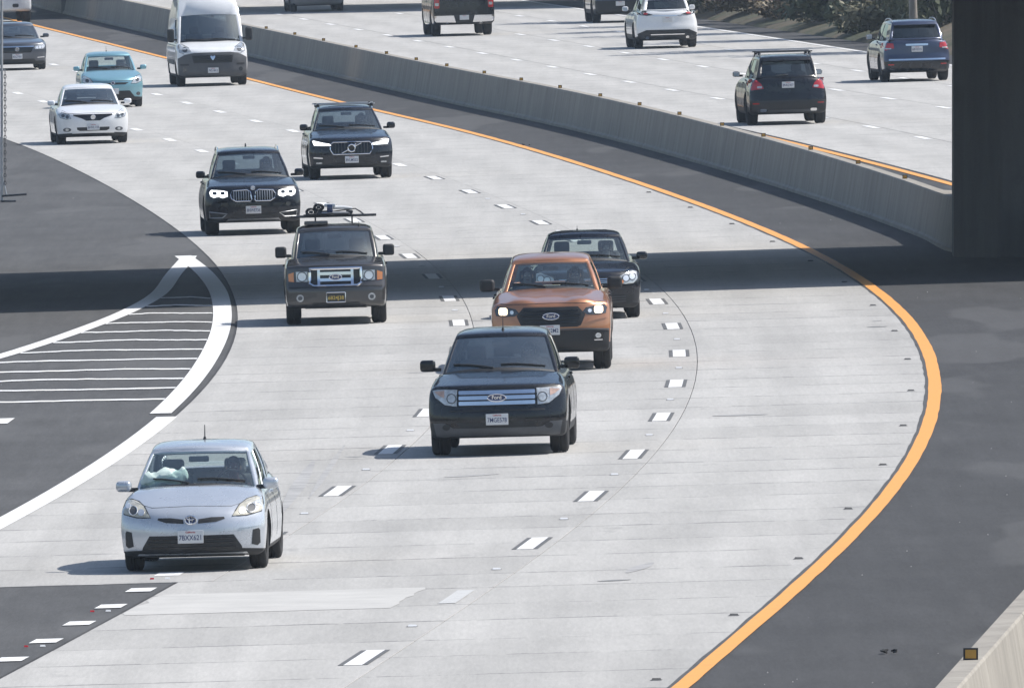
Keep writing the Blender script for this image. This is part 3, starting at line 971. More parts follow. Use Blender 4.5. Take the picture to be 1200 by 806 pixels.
    # ---- greenhouse: pillars, roof and panes from one ring of columns
    def cabin(s):
        sp = s.sp
        cw, rf, rr, rb = sp['cowl'], sp['rf'], sp['rr'], sp['rb']
        bel = sp.get('bulge', 0.04); bs = sp.get('sbulge', 0.02)
        ap = sp.get('apillar', 0.93)
        A = [-1, -ap] + list(np.linspace(-ap, ap, 11)[1:-1]) + [ap, 1]
        Sd = sp.get('sides', [('p', 0.0, 0.05), ('w', 0.05, 0.42), ('p', 0.42, 0.46), ('w', 0.46, 0.80), ('p', 0.80, 1.0)])
        cols = []                      # (bottom, top, bulge vector, tag of the span that starts here)
        for a in A[:-1]:
            tg = 'ws' if -ap - 1e-6 <= a < ap - 1e-6 else 'p'
            cols.append((((a * cw[2]), cw[0] + cw[3] * a * a, cw[1] - sp.get('cdrop', 0.02) * a * a), (a * rf[2], rf[0] + rf[3] * a * a, rf[1] - 0.015 * a * a), (0, -bel * (1 - a * a * 0.6), 0.3 * bel), tg))
        def side_col(t, sx):
            wb_ = cw[2] + (rb[2] - cw[2]) * t + 4 * t * (1 - t) * sp.get('wmid', 0.04)
            wt_ = rf[2] + (rr[2] - rf[2]) * t + 4 * t * (1 - t) * 0.02
            y0, y1 = cw[0] + cw[3], rb[0] - rb[3]
            Y0, Y1 = rf[0] + rf[3], rr[0] - rr[3]
            zb_ = cw[1] - sp.get('cdrop', 0.02) + (rb[1] - cw[1]) * t
            zt_ = rf[1] - 0.015 + (rr[1] - rf[1]) * t + 4 * t * (1 - t) * sp.get('rise', 0.03)
            return ((sx * wb_, y0 + (y1 - y0) * t, zb_), (sx * wt_, Y0 + (Y1 - Y0) * t, zt_), (sx * bs, 0, 0))
        wi = 0
        for (tg, t0, t1) in Sd:
            nseg = 3 if tg == 'w' else 1
            for k in range(nseg):
                t = t0 + (t1 - t0) * k / nseg
                cols.append((*side_col(t, 1), ('sR%d' % wi) if tg == 'w' else 'p'))
            if tg == 'w': wi += 1
        rp = sp.get('rpillar', 0.88)
        B = [1, rp] + list(np.linspace(rp, -rp, 9)[1:-1]) + [-rp, -1]
        for a in B[:-1]:
            tg = 'rw' if -rp + 1e-6 < a <= rp + 1e-6 else 'p'
            cols.append(((a * rb[2], rb[0] - rb[3] * a * a, rb[1] ), (a * rr[2], rr[0] - rr[3] * a * a, rr[1] - 0.015 * a * a), (0, 0.03 * (1 - a * a * 0.6), 0), tg))
        wi = 0; back = []
        for (tg, t0, t1) in reversed(Sd):
            pass
        seq = []
        for (tg, t0, t1) in Sd:
            nseg = 3 if tg == 'w' else 1
            for k in range(nseg):
                seq.append((t0 + (t1 - t0) * k / nseg, t0 + (t1 - t0) * (k + 1) / nseg, ('sL%d' % wi) if tg == 'w' else 'p'))
            if tg == 'w': wi += 1
        for (t0, t1, tg) in reversed(seq):
            cols.append((*side_col(t1, -1), tg))
        # rows
        w0, w1 = sp.get('wsr', (0.035, 0.94))
        s0, s1 = sp.get('sr', (0.06, 0.90))
        r0, r1 = sp.get('rwr', (0.12, 0.88))
        rows = sorted(set([0.0, 1.0] + [round(x, 4) for x in (w0, w0 + 0.045, w1, s0, s1, r0, r1)] + [0.35, 0.6]))
        n = len(cols); V = []
        for t in rows:
            for (b, tp, bu, _) in cols:
                k = 4 * t * (1 - t)
                V.append(tuple(b[i] + (tp[i] - b[i]) * t + bu[i] * k for i in range(3)))
        quads = {}
        for ri in range(len(rows) - 1):
            tm = (rows[ri] + rows[ri + 1]) / 2
            for ci in range(n):
                tg = cols[ci][3]
                key = 'p'
                if tg == 'ws':
                    if w0 + 0.045 < tm < w1: key = 'ws'
                    elif tm < w0 + 0.045: key = 'trim'
                elif tg[0] == 's':
                    if s0 < tm < s1: key = tg
                elif tg == 'rw':
                    if r0 < tm < r1: key = 'rw'
                cn = (ci + 1) % n
                quads.setdefault(key, []).append((ri * n + ci, ri * n + cn, (ri + 1) * n + cn, (ri + 1) * n + ci))
        # roof
        top0 = (len(rows) - 1) * n
        ctr = np.mean(np.array(V[top0:top0 + n]), 0)
        prev = top0
        crown = sp.get('crown', 0.05)
        er = sp.get('roofr', 0.035)
        yc0, yc1 = rf[0], rr[0]
        for fct, dz in ((0.975, er * 0.55), (0.93, er * 0.9), (0.84, er + crown * 0.35), (0.6, er + crown * 0.8), (0.3, er + crown * 0.97), (0.06, er + crown)):
            o = len(V)
            for i in range(n):
                q = np.array(V[top0 + i])
                pt = ctr + (q - ctr) * np.array([fct, 1 - (1 - fct) * (1.0 if fct < 0.9 else 0.55), 1])
                zz = q[2] * fct + ctr[2] * (1 - fct)
                V.append((pt[0], pt[1], zz + dz))
            for i in range(n):
                j = (i + 1) % n
                quads['p'].append((prev + i, prev + j, o + j, o + i))
            prev = o
        quads['p'].append(tuple(prev + i for i in range(n)))
        def emit(name, key, mat, inset=0.0):
            fs = quads.get(key, [])
            if not fs: return None
            used = sorted({i for f in fs for i in f}); mp = {i: k for k, i in enumerate(used)}
            vv = []
            for i in used:
                q = V[i]
                if inset:
                    dx, dy = -q[0], ctr[1] - q[1]
                    L_ = math.hypot(dx, dy) + 1e-6
                    q = (q[0] + dx / L_ * inset, q[1] + dy / L_ * inset, q[2])
                vv.append(q)
            return s.add(name, vv, [tuple(mp[i] for i in f) for f in fs], mat, smooth=40)
        pm = sp.get('roof_paint', s.pm)
        s.cabin_o = emit('cabin', 'p', pm)
        md = s.cabin_o.modifiers.new('thick', 'SOLIDIFY'); md.thickness = 0.035; md.offset = -1
        emit('cowl_panel', 'trim', M['plastic'], 0.002)
        s.ws = emit('windshield', 'ws', M[sp.get('ws_glass', 'glass')], 0.008)
        emit('rear_window', 'rw', M[sp.get('rw_glass', 'glass')], 0.008)
        for key in quads:
            if key[:2] in ('sR', 'sL'):
                emit('side_window', key, M[sp.get('s_glass', 'glass')], 0.006)
        s.bv_off = len(s.bv)
        for key, fs in quads.items():
            s.bf += [tuple(i + s.bv_off for i in f) for f in fs]
        s.bv += V
        s.roof_z = max(v[2] for v in V)

    def wheels(s):
        sp = s.sp
        r, w = sp['tr'], sp['tw']
        rr_ = r * sp.get('rimf', 0.62)
        prof = [(rr_, -w * 0.42), (rr_ + 0.02, -w * 0.48), (r * 0.86, -w * 0.52), (r * 0.965, -w * 0.45), (r, -w * 0.34), (r, -w * 0.12), (r - 0.008, -w * 0.10), (r - 0.008, -w * 0.06),
                (r, -w * 0.04), (r, w * 0.04), (r - 0.008, w * 0.06), (r - 0.008, w * 0.10), (r, w * 0.12), (r, w * 0.34), (r * 0.965, w * 0.45), (r * 0.86, w * 0.52), (rr_ + 0.02, w * 0.48), (rr_, w * 0.42)]
        nseg = 36
        for ya in (sp['yf'], sp['yf'] + sp['wb']):
            for sx in (-1, 1):
                cx = sx * (sp['W'] - w / 2 - sp.get('track_in', 0.035)); cz = r
                V, F = [], []
                k = len(prof)
                for i in range(nseg):
                    a = 2 * math.pi * i / nseg
                    for (rad, xo) in prof:
                        V.append((cx + xo, ya + rad * math.cos(a), cz + rad * math.sin(a)))
                for i in range(nseg):
                    for j in range(k - 1):
                        a0, b0 = i * k, ((i + 1) % nseg) * k
                        F.append((a0 + j, a0 + j + 1, b0 + j + 1, b0 + j))
                # rim: barrel, dish with five spokes
                RV, RF = [], []
                def disc(xo, rad0, rad1, a0, a1, nn=3):
                    o = len(RV)
                    for q in range(nn + 1):
                        a = a0 + (a1 - a0) * q / nn
                        for rd in (rad0, rad1):
                            for dx in (0, -sx * 0.03):
                                RV.append((cx + xo + dx, ya + rd * math.cos(a), cz + rd * math.sin(a)))
                    for q in range(nn):
                        b = o + q * 4
                        RF.extend([(b, b + 2, b + 6, b + 4), (b + 1, b + 5, b + 7, b + 3), (b + 2, b + 3, b + 7, b + 6), (b, b + 4, b + 5, b + 1)])
                face = sx * w * 0.36
                disc(face, rr_ * 0.86, rr_ * 1.02, 0, 2 * math.pi, 30)
                disc(face, 0.001, rr_ * 0.26, 0, 2 * math.pi, 14)
                for q in range(5):
                    a = q * 2 * math.pi / 5 + 0.3
                    disc(face, rr_ * 0.2, rr_ * 0.9, a - 0.16, a + 0.16, 2)
                o = len(RV)
                for q in range(20):
                    a = q * 2 * math.pi / 20
                    RV += [(cx + sx * w * 0.05, ya + rr_ * math.cos(a), cz + rr_ * math.sin(a))]
                RF.append(tuple(range(o, o + 20)))
                rim = s.add('wheel', RV, RF, M[sp.get('rim', 'alloy')], None, 30)
                s.add('tyre', V, F, M['rubber'], rim, 50)

    # ---- things laid onto the surface
    def cast(s, a, b, view):
        if view == 'front': o, d = Vector((a, -3, b)), Vector((0, 1, 0))
        elif view == 'rear': o, d = Vector((a, s.sp['L'] + 3, b)), Vector((0, -1, 0))
        elif view == 'left': o, d = Vector((4, a, b)), Vector((-1, 0, 0))
        elif view == 'right': o, d = Vector((-4, a, b)), Vector((1, 0, 0))
        else: o, d = Vector((a, b, 5)), Vector((0, 0, -1))
        h = s.bvh.ray_cast(o, d)
        return h[0]

    def decal(s, name, poly, mat, view='front', off=0.006, skirt=0.03, parent=None, res=0.03, flat=False):
        bm = bmesh.new()
        bm.faces.new([bm.verts.new((x, z, 0)) for x, z in poly])
        if not flat:
            for ax in (0, 1):
                lo = min(p[ax] for p in poly); hi = max(p[ax] for p in poly)
                k = math.floor(lo / res) + 1
                while k * res < hi:
                    co = [0, 0, 0]; co[ax] = k * res; no = [0, 0, 0]; no[ax] = 1
                    bmesh.ops.bisect_plane(bm, geom=bm.verts[:] + bm.edges[:] + bm.faces[:], plane_co=co, plane_no=no, dist=1e-5)
                    k += 1
        depth = {}
        out = {'front': Vector((0, -1, 0)), 'rear': Vector((0, 1, 0)), 'left': Vector((1, 0, 0)), 'right': Vector((-1, 0, 0)), 'top': Vector((0, 0, 1))}[view]
        hits = {}
        for v in bm.verts:
            h = s.cast(v.co.x, v.co.y, view)
            hits[v] = h
        good = [(v.co.copy(), h) for v, h in hits.items() if h is not None]
        if not good:
            bm.free(); return None
        if flat:
            best = max((h.dot(out) for _, h in good))
        for v, h in hits.items():
            if h is None:
                _, g = min(good, key=lambda q: (q[0] - v.co).length)
                h = Vector((v.co.x, g.y, v.co.y)) if view in ('front', 'rear') else (Vector((g.x, v.co.x, v.co.y)) if view in ('left', 'right') else Vector((v.co.x, v.co.y, g.z)))
            if flat:
                h = h + out * (best - h.dot(out))
            v.co = h + out * off
        be = [e for e in bm.edges if e.is_boundary]
        r_ = bmesh.ops.extrude_edge_only(bm, edges=be)
        for g in r_['geom']:
            if isinstance(g, bmesh.types.BMVert):
                g.co = g.co - out * (skirt + off)
        bmesh.ops.recalc_face_normals(bm, faces=bm.faces)
        bm.verts.index_update()
        vv = [tuple(v.co) for v in bm.verts]; ff = [tuple(v.index for v in f.verts) for f in bm.faces]
        bm.free()
        return s.add(name, vv, ff, mat, parent, 40)

    def pair(s, name, poly, mat, **kw):
        out = [s.decal(name, poly, mat, **kw), s.decal(name, mirror_poly(poly), mat, **kw)]
        if name == 'headlight':                       # dark seal round the lens
            for q, par in ((poly, out[0]), (mirror_poly(poly), out[1])):
                s.ring('lamp_seal', q, 0.014, M['plastic'], off=0.004, parent=par)
        return out

    def hood_seam(s, z, w, rise=0.05):
        s.ring('hood_seam', [(-w, z + rise), (-w * 0.8, z), (0, z + 0.006), (w * 0.8, z), (w, z + rise)], 0.012, M['plastic'], off=0.0, closed=False)

    def ring(s, name, poly, wid, mat, view='front', off=0.012, parent=None, closed=True, r=None):
        """a bead running along an outline on the surface"""
        pts = []
        k = len(poly)
        for i in range(k if closed else k - 1):
            a, b = poly[i], poly[(i + 1) % k]
            nn = max(1, int(math.hypot(b[0] - a[0], b[1] - a[1]) / 0.06))
            for j in range(nn):
                pts.append((a[0] + (b[0] - a[0]) * j / nn, a[1] + (b[1] - a[1]) * j / nn))
        if not closed: pts.append(poly[-1])
        out = {'front': Vector((0, -1, 0)), 'rear': Vector((0, 1, 0)), 'left': Vector((1, 0, 0)), 'right': Vector((-1, 0, 0)), 'top': Vector((0, 0, 1))}[view]
        P = []
        for x, z in pts:
            h = s.cast(x, z, view)
            if h is None: continue
            P.append(h + out * off)
        if len(P) < 2: return None
        v, f = tube(P, wid / 2, 6, closed)
        return s.add(name, v, f, mat, parent, 50)

    def plate(s, x, z, text, view='front', dark=False, frame=False, off=0.03, head='California'):
        h = s.cast(x, z, view)
        sg = -1 if view == 'front' else 1
        y = h.y + sg * off
        v, f = rbox(x, y, z, 0.305, 0.012, 0.152, 0.012, 2)
        o = s.add('license_plate', v, f, M['plate_dark' if dark else 'plate'], None, 30)
        v, f = rbox(x, y - sg * 0.020, z, 0.25, 0.032, 0.11, 0.006, 1)
        s.add('plate_bracket', v, f, M['plastic'], o, 30)
        def tx(nm, st, size, zz, mt):
            tv, tf = text_mesh(st, size)
            wd = max(q[0] for q in tv) - min(q[0] for q in tv)
            fx = (1 if view == 'front' else -1) * min(1.0, 0.262 / wd)
            s.add(nm, [(x + fx * a, y + sg * (0.0065 + c * 0.4), zz + b) for a, b, c in tv], tf, mt, o, None)
        if text: tx('plate_number', text, 0.085, z - 0.012, M['plate_yellow' if dark else 'plate_blue'])
        if head and not dark: tx('plate_heading', head, 0.030, z + 0.055, M['plate_red'])
        if frame:
            pl = rrect(x, z, 0.315, 0.162, 0.012)
            v, f = tube([(a, y + sg * 0.004, b) for a, b in pl], 0.009, 6, True)
            s.add('plate_frame', v, f, M['chrome'], o, 50)
        return o

    def mirrors(s, x, y, z, w=0.20, h=0.15, d=0.11, mat=None, rnd=0.066):
        if w < 0.21 and h < 0.17: w, h = w * 0.92, h * 0.9
        away = s.oy > s.sp['yf'] + 0.5
        for sx in (-1, 1):
            rot = Matrix.Rotation(sx * R(8), 3, 'Z')
            v, f = rbox(sx * (x - 0.045), y, z, w, d, h, rnd, 4, rot)
            o = s.add('door_mirror', v, f, mat or s.pm, None, 40)
            v, f = rbox(sx * (x - w * 0.5 - 0.055), y + 0.01, z - h * 0.32, 0.14, 0.05, 0.05, 0.015, 2)
            s.add('mirror_arm', v, f, M['plastic'], o, 40)
            v, f = rbox(sx * (x - 0.045), y + d / 2 + 0.002, z, w * 0.82, 0.006, h * 0.78, 0.003, 1, rot)
            s.add('mirror_glass', v, f, M['reflector'], o, 30)

    def wipers(s):
        cw = s.sp['cowl']
        for (x0, x1) in ((-0.08, -cw[2] * 0.80), (cw[2] * 0.78, 0.02)):
            P = []
            for i in range(7):
                t = i / 6
                x = x0 + (x1 - x0) * t
                z = cw[1] + 0.035 + 0.045 * math.sin(t * math.pi * 0.6)
                h = s.cast(x, z, 'front')
                if h is not None: P.append(h + Vector((0, -0.018, 0.0)))
            if len(P) > 2:
                v, f = tube(P, 0.011, 5)
                s.add('wiper', v, f, M['plastic'], None, 50)

    def rails(s, x, y0, y1, lift=0.05, mat='dark_steel', cross=None, cross_mat=None):
        for sx in (-1, 1):
            P = []
            for i in range(9):
                t = i / 8
                y = y0 + (y1 - y0) * t
                h = s.cast(sx * x, y, 'top')
                up = lift * min(1, 6 * min(t, 1 - t))
                P.append((sx * x, y, (h.z if h else s.roof_z) + up + 0.008))
            v, f = tube(P, 0.017, 6)
            s.add('roof_rail', v, f, M[mat], None, 50)
        for yy in (cross or []):
            h = s.cast(x, yy, 'top')
            z = (h.z if h else s.roof_z) + lift + 0.03
            v, f = rbox(0, yy, z, 2 * x + 0.16, 0.07, 0.03, 0.012, 2)
            cb = s.add('crossbar', v, f, M[cross_mat or mat], None, 40)
            for sx in (-1, 1):
                v, f = rbox(sx * x, yy, z - 0.03, 0.07, 0.11, 0.09, 0.02, 2)
                s.add('bar_foot', v, f, M['plastic'], cb, 40)

    def antenna(s, x, y, lean=0.25, ln=0.22, rad=0.006):
        h = s.cast(x, y, 'top')
        if h is None: return
        v, f = join(tube([(x, y, h.z - 0.01), (x, y, h.z + 0.03)], [0.025, 0.012], 8), tube([(x, y, h.z + 0.02), (x, y + ln * lean, h.z + ln)], [rad, rad * 0.6], 5))
        s.add('antenna', v, f, M['plastic'], None, 50)

    def interior(s, mat='interior', rear=True, wheel_x=0.37, sx_=0.37, seat_h=1.0, dy=0.0, headrest=True):
        sp = s.sp; cw, rf, rb = sp['cowl'], sp['rf'], sp['rb']
        mt = M[mat]
        y0 = cw[0] + cw[3] + 0.05
        v, f = rbox(0, cw[0] + cw[3] * 0.5 + 0.34, cw[1] - 0.13, 2 * cw[2] - 0.16, 0.42, 0.22, 0.06, 3)
        s.add('dashboard', v, f, M['interior'], None, 40)
        v, f = rbox(0, (cw[0] + rb[0]) / 2 + 0.1, sp['zb'] + 0.12, 2 * cw[2] - 0.1, rb[0] - cw[0] - 0.2, 0.06, 0.02, 1)
        s.add('floor_pan', v, f, M['interior'], None, 40)
        zs = cw[1]                                   # belt height
        s.seat_y = rf[0] + rf[3] + 0.42 + dy
        s.seat_z = min(rf[1] - 1.005, zs - 0.45)
        zc = s.seat_z - 0.10
        rows = [(s.seat_y, (-sx_, sx_))]
        if rear:
            rows.append((s.seat_y + 0.88, (-sx_, sx_)))
        for ri_, (ys_, xs_) in enumerate(rows):
            zc = max(zc, sp['zb'] + 0.13)
            low = 0.13 if ri_ else 0.0
            for x in xs_:
                v, f = rbox(x, ys_ - 0.22, zc, 0.50, 0.52, 0.24, 0.07, 3)
                o = s.add('seat', v, f, mt, None, 50)
                tilt = Matrix.Rotation(R(-14), 3, 'X')
                v, f = rbox(x, ys_ + 0.10, zc + 0.42 - low / 2, 0.48, 0.15, 0.68 * seat_h - low, 0.07, 3, tilt)
                s.add('seat_back', v, f, mt, o, 50)
                if headrest:
                    v, f = rbox(x, ys_ + 0.185, zc + 0.85 * seat_h - low, 0.26 - low * 0.3, 0.11, 0.19 - low * 0.4, 0.05, 3, tilt)
                    s.add('headrest', v, f, mt, o, 50)
        # steering wheel
        c = Vector((wheel_x, s.seat_y - 0.52, zs - 0.02))
        nrm = Vector((0, 1, 0.45)).normalized(); a = Vector((1, 0, 0)); b = nrm.cross(a)
        P = [c + a * 0.18 * math.cos(t) + b * 0.18 * math.sin(t) for t in np.linspace(0, 2 * math.pi, 18, endpoint=False)]
        v, f = join(tube(P, 0.015, 6, True), tube([c + a * 0.17, c - a * 0.17], 0.02, 6), tube([c, c - nrm * 0.3], 0.025, 6))
        s.add('steering_wheel', v, f, M['plastic'], None, 50)
        # rear-view mirror
        zt = rf[1] - 0.10; yt = rf[0] - 0.02 - (rf[0] - cw[0]) * 0.10 / max(0.1, rf[1] - cw[1]) + 0.09
        v, f = rbox(0, yt, zt, 0.24, 0.04, 0.07, 0.02, 2)
        s.add('rear_view_mirror', v, f, M['plastic'], None, 40)

    def seams(s, ys_, z0, z1, handles=()):
        for view in ('left', 'right'):
            for y in ys_:
                s.decal('door_seam', [(y - 0.004, z0), (y + 0.004, z0), (y + 0.004, z1), (y - 0.004, z1)], M['plastic'], view=view, off=0.002, skirt=0.004, res=0.06)
            for (y, z) in handles:
                s.decal('door_handle', rrect(y, z, 0.19, 0.032, 0.012), s.sp.get('handle_mat', s.pm), view=view, off=0.03, skirt=0.02, res=0.05)

    def oval_badge(s, z, a, b, txt=None, fill='badge_blue', view='front', off=0.03, mat='chrome', size=None, parent=None):
        o = s.decal('badge', ellipse(0, z, a, b, 22), M[fill], view=view, off=off, skirt=0.02, flat=True, parent=parent)
        h = max((s.cast(x, z, view).dot(Vector((0, -1 if view == 'front' else 1, 0))) for x in (-a * 0.5, 0, a * 0.5)))
        sg = -1 if view == 'front' else 1
        ys_ = [q.co.y + s.oy for q in o.data.vertices]
        y = min(ys_) if view == 'front' else max(ys_)
        s.badge_y = y
        v, f = tube([(q[0], y, q[1]) for q in ellipse(0, z, a, b, 22)], 0.008, 6, True)
        s.add('badge_rim', v, f, M[mat], o if parent is None else parent, 50)
        if txt:
            tv, tf = text_mesh(txt, size or b * 1.5)
            fx = 1 if view == 'front' else -1
            s.add('badge_lettering', [(fx * p, y + sg * (0.004 + c), z + q) for p, q, c in tv], tf, M[mat], o if parent is None else parent, None)
        return o

def spec(**kw):
    d = dict(L=4.7, W=0.92, zb=0.21, yf=0.93, wb=2.8, tr=0.34, tw=0.23, lift=0.05, cdrop=0.08,
             front=[(0.15, 0.10), (0.35, 0.02), (0.55, 0.0), (0.75, 0.04), (0.9, 0.12), (1.1, 0.22)],
             rear=[(0.15, 0.12), (0.4, 0.0), (0.7, 0.02), (1.0, 0.06), (1.3, 0.12)],
             side=[(0.15, 0.06), (0.35, 0.02), (0.6, 0.0), (0.8, 0.015), (1.0, 0.07), (1.3, 0.14)])
    d.update(kw)
    return d

P_ = {
    'silver': paint('silver_blue_paint', (0.54, 0.57, 0.61), 0.42, 0.28, 0.0),
    'black': paint('black_paint', (0.005, 0.006, 0.009), 0.0, 0.28, 0.004, 0.7, 0.25),
    'navy': paint('black_blue_paint', (0.005, 0.007, 0.013), 0.1, 0.28, 0.006, 0.7, 0.3),
    'orange': paint('copper_orange_paint', (0.42, 0.185, 0.090), 0.5, 0.34, 0.05),
    'charcoal': paint('charcoal_paint', (0.056, 0.053, 0.052), 0.4, 0.34, 0.04),
    'white': paint('white_paint', (0.76, 0.77, 0.78), 0.0, 0.34, 0.05),
    'teal': paint('teal_paint', (0.20, 0.40, 0.47), 0.35, 0.32, 0.05),
    'grey': paint('dark_grey_paint', (0.075, 0.085, 0.105), 0.4, 0.34, 0.05),
    'blue': paint('slate_blue_paint', (0.030, 0.045, 0.095), 0.3, 0.34, 0.06),
    'beige': paint('beige_silver_paint', (0.38, 0.36, 0.33), 0.4, 0.36, 0.08),
}

M['lens_amber'] = plain('pale_amber_lens', (0.50, 0.34, 0.27), 0.2, 0.1, 1.0, 0.2, 14)

# ---- seated driver: one continuous body grown from a posed skeleton
def driver_mesh():
    bm = bmesh.new()
    sk = bm.verts.layers.skin.verify()
    vs_ = {}
    def v(n, co, r, r2=None):
        q = bm.verts.new(co); q[sk].radius = (r, r2 or r); vs_[n] = q; return q
    def e(a, b): bm.edges.new((vs_[a], vs_[b]))
    v('pel', (0, 0, 0.10), 0.15, 0.12); v('wai', (0, 0.05, 0.28), 0.135, 0.105); v('che', (0, 0.09, 0.46), 0.165, 0.115); v('sho', (0, 0.10, 0.57), 0.10, 0.085)
    v('nek', (0, 0.085, 0.66), 0.055); v('jaw', (0, 0.055, 0.73), 0.068, 0.080); v('hed', (0, 0.065, 0.80), 0.080, 0.098); v('crn', (0, 0.075, 0.87), 0.062, 0.075)
    for a, b in (('pel', 'wai'), ('wai', 'che'), ('che', 'sho'), ('sho', 'nek'), ('nek', 'jaw'), ('jaw', 'hed'), ('hed', 'crn')): e(a, b)
    v('nos', (0, -0.05, 0.775), 0.014); e('hed', 'nos')
    for sx, t in ((-1, 'l'), (1, 'r')):
        v('sh' + t, (sx * 0.19, 0.10, 0.55), 0.062); v('el' + t, (sx * 0.27, -0.08, 0.33), 0.044); v('wr' + t, (sx * 0.17, -0.36, 0.42), 0.030); v('pa' + t, (sx * 0.155, -0.43, 0.45), 0.034, 0.022)
        e('sho', 'sh' + t); e('sh' + t, 'el' + t); e('el' + t, 'wr' + t); e('wr' + t, 'pa' + t)
        for k in range(4):
            x = sx * (0.128 + 0.018 * k); ln = (0.028, 0.034, 0.032, 0.024)[k]
            v('f%d%s' % (k, t), (x, -0.47 - ln * 0.4, 0.475 + 0.004 * k), 0.0095); v('g%d%s' % (k, t), (x, -0.478 - ln, 0.452), 0.0085); v('h%d%s' % (k, t), (x, -0.46 - ln * 0.5, 0.43), 0.0075)
            e('pa' + t, 'f%d%s' % (k, t)); e('f%d%s' % (k, t), 'g%d%s' % (k, t)); e('g%d%s' % (k, t), 'h%d%s' % (k, t))
        v('th' + t, (sx * 0.115, -0.41, 0.47), 0.011); v('ti' + t, (sx * 0.10, -0.445, 0.49), 0.009); e('pa' + t, 'th' + t); e('th' + t, 'ti' + t)
        v('hi' + t, (sx * 0.10, -0.02, 0.08), 0.095); v('kn' + t, (sx * 0.14, -0.46, 0.16), 0.062); v('an' + t, (sx * 0.13, -0.72, -0.16), 0.042); v('to' + t, (sx * 0.13, -0.86, -0.14), 0.036)
        e('pel', 'hi' + t); e('hi' + t, 'kn' + t); e('kn' + t, 'an' + t); e('an' + t, 'to' + t)
    vs_['pel'][sk].use_root = True
    me = bpy.data.meshes.new('person'); bm.to_mesh(me); bm.free()
    o = bpy.data.objects.new('person', me); C.objects.link(o)
    o.modifiers.new('skin', 'SKIN'); sb = o.modifiers.new('sub', 'SUBSURF'); sb.levels = 1; sb.render_levels = 1
    dg = bpy.context.evaluated_depsgraph_get()
    out = bpy.data.meshes.new_from_object(o.evaluated_get(dg))
    bpy.data.objects.remove(o); bpy.data.meshes.remove(me)
    mi = []
    for p_ in out.polygons:
        c = p_.center
        mi.append(1 if (c.z > 0.635 or (c.y < -0.33 and c.z > 0.38)) else (2 if c.z < 0.24 and not (abs(c.x) > 0.2 and c.z > 0.2) else 0))
    out.polygons.foreach_set('material_index', mi)
    out.shade_smooth()
    return out
DRV = driver_mesh()
hv, hf = [], []
for i in range(7):
    th = R(8 + i * 17)
    for j in range(14):
        ph = 2 * math.pi * j / 14
        rr_ = 1.0 if i < 5 else (1.0 if math.sin(ph) > -0.2 else 0.82)
        hv.append((0.092 * math.sin(th) * math.cos(ph) * rr_, 0.078 + 0.112 * math.sin(th) * math.sin(ph) * rr_, 0.825 + 0.105 * math.cos(th)))
for i in range(6):
    for j in range(14):
        if i >= 3 and math.sin(2 * math.pi * (j + 0.5) / 14) < -0.25: continue
        hf.append((i * 14 + j, i * 14 + (j + 1) % 14, (i + 1) * 14 + (j + 1) % 14, (i + 1) * 14 + j))
hf.append(tuple(range(14)))
HAIR = bpy.data.meshes.new('hair'); HAIR.from_pydata(hv, [], hf); HAIR.materials.append(M['hair']); HAIR.shade_smooth()

def driver(car, shirt, label, x=0.37):
    me = DRV.copy()
    me.materials.clear()
    for q in (M[shirt], M['skin'], M['interior']): me.materials.append(q)
    o = bpy.data.objects.new('person', me); C.objects.link(o)
    o.matrix_world = car.root.matrix_world @ Matrix.Translation((x, car.seat_y - 0.20 - car.oy, car.seat_z - 0.02))
    h = bpy.data.objects.new('hair', HAIR); C.objects.link(h); h.parent = o
    # face: eyes, brows and mouth
    for nm, vf, mt in (('eye', rbox(0.032, -0.026, 0.80, 0.026, 0.012, 0.012, 0.005, 2), 'plate'), ('eye', rbox(-0.032, -0.026, 0.80, 0.026, 0.012, 0.012, 0.005, 2), 'plate'),
                       ('mouth', rbox(0, -0.022, 0.735, 0.045, 0.012, 0.010, 0.004, 1), 'shirt_red'), ('ear', rbox(0.082, 0.075, 0.785, 0.018, 0.035, 0.055, 0.008, 2), 'skin'), ('ear', rbox(-0.082, 0.075, 0.785, 0.018, 0.035, 0.055, 0.008, 2), 'skin')):
        obj(nm, vf[0], vf[1], M[mt], o, 50)
    tag(o, label, 'person', 'people inside the vehicles')
    return o

def lamp_bowls(c, parents, spots, mat='reflector', rim=None, flat=True, off=0.016):
    """round lamp units in a pair of headlights; spots on the +x side"""
    for sx, par in ((1, parents[0]), (-1, parents[1])):
        for (x, z, r) in spots:
            c.decal('lamp_bowl', ellipse(sx * x, z, r, r, 14), M[mat], off=off, skirt=0.015, parent=par, res=0.05)
            if rim: c.ring('lamp_ring', ellipse(sx * x, z, r * 1.15, r * 1.15, 14), 0.012, M[rim], off=off, parent=par)

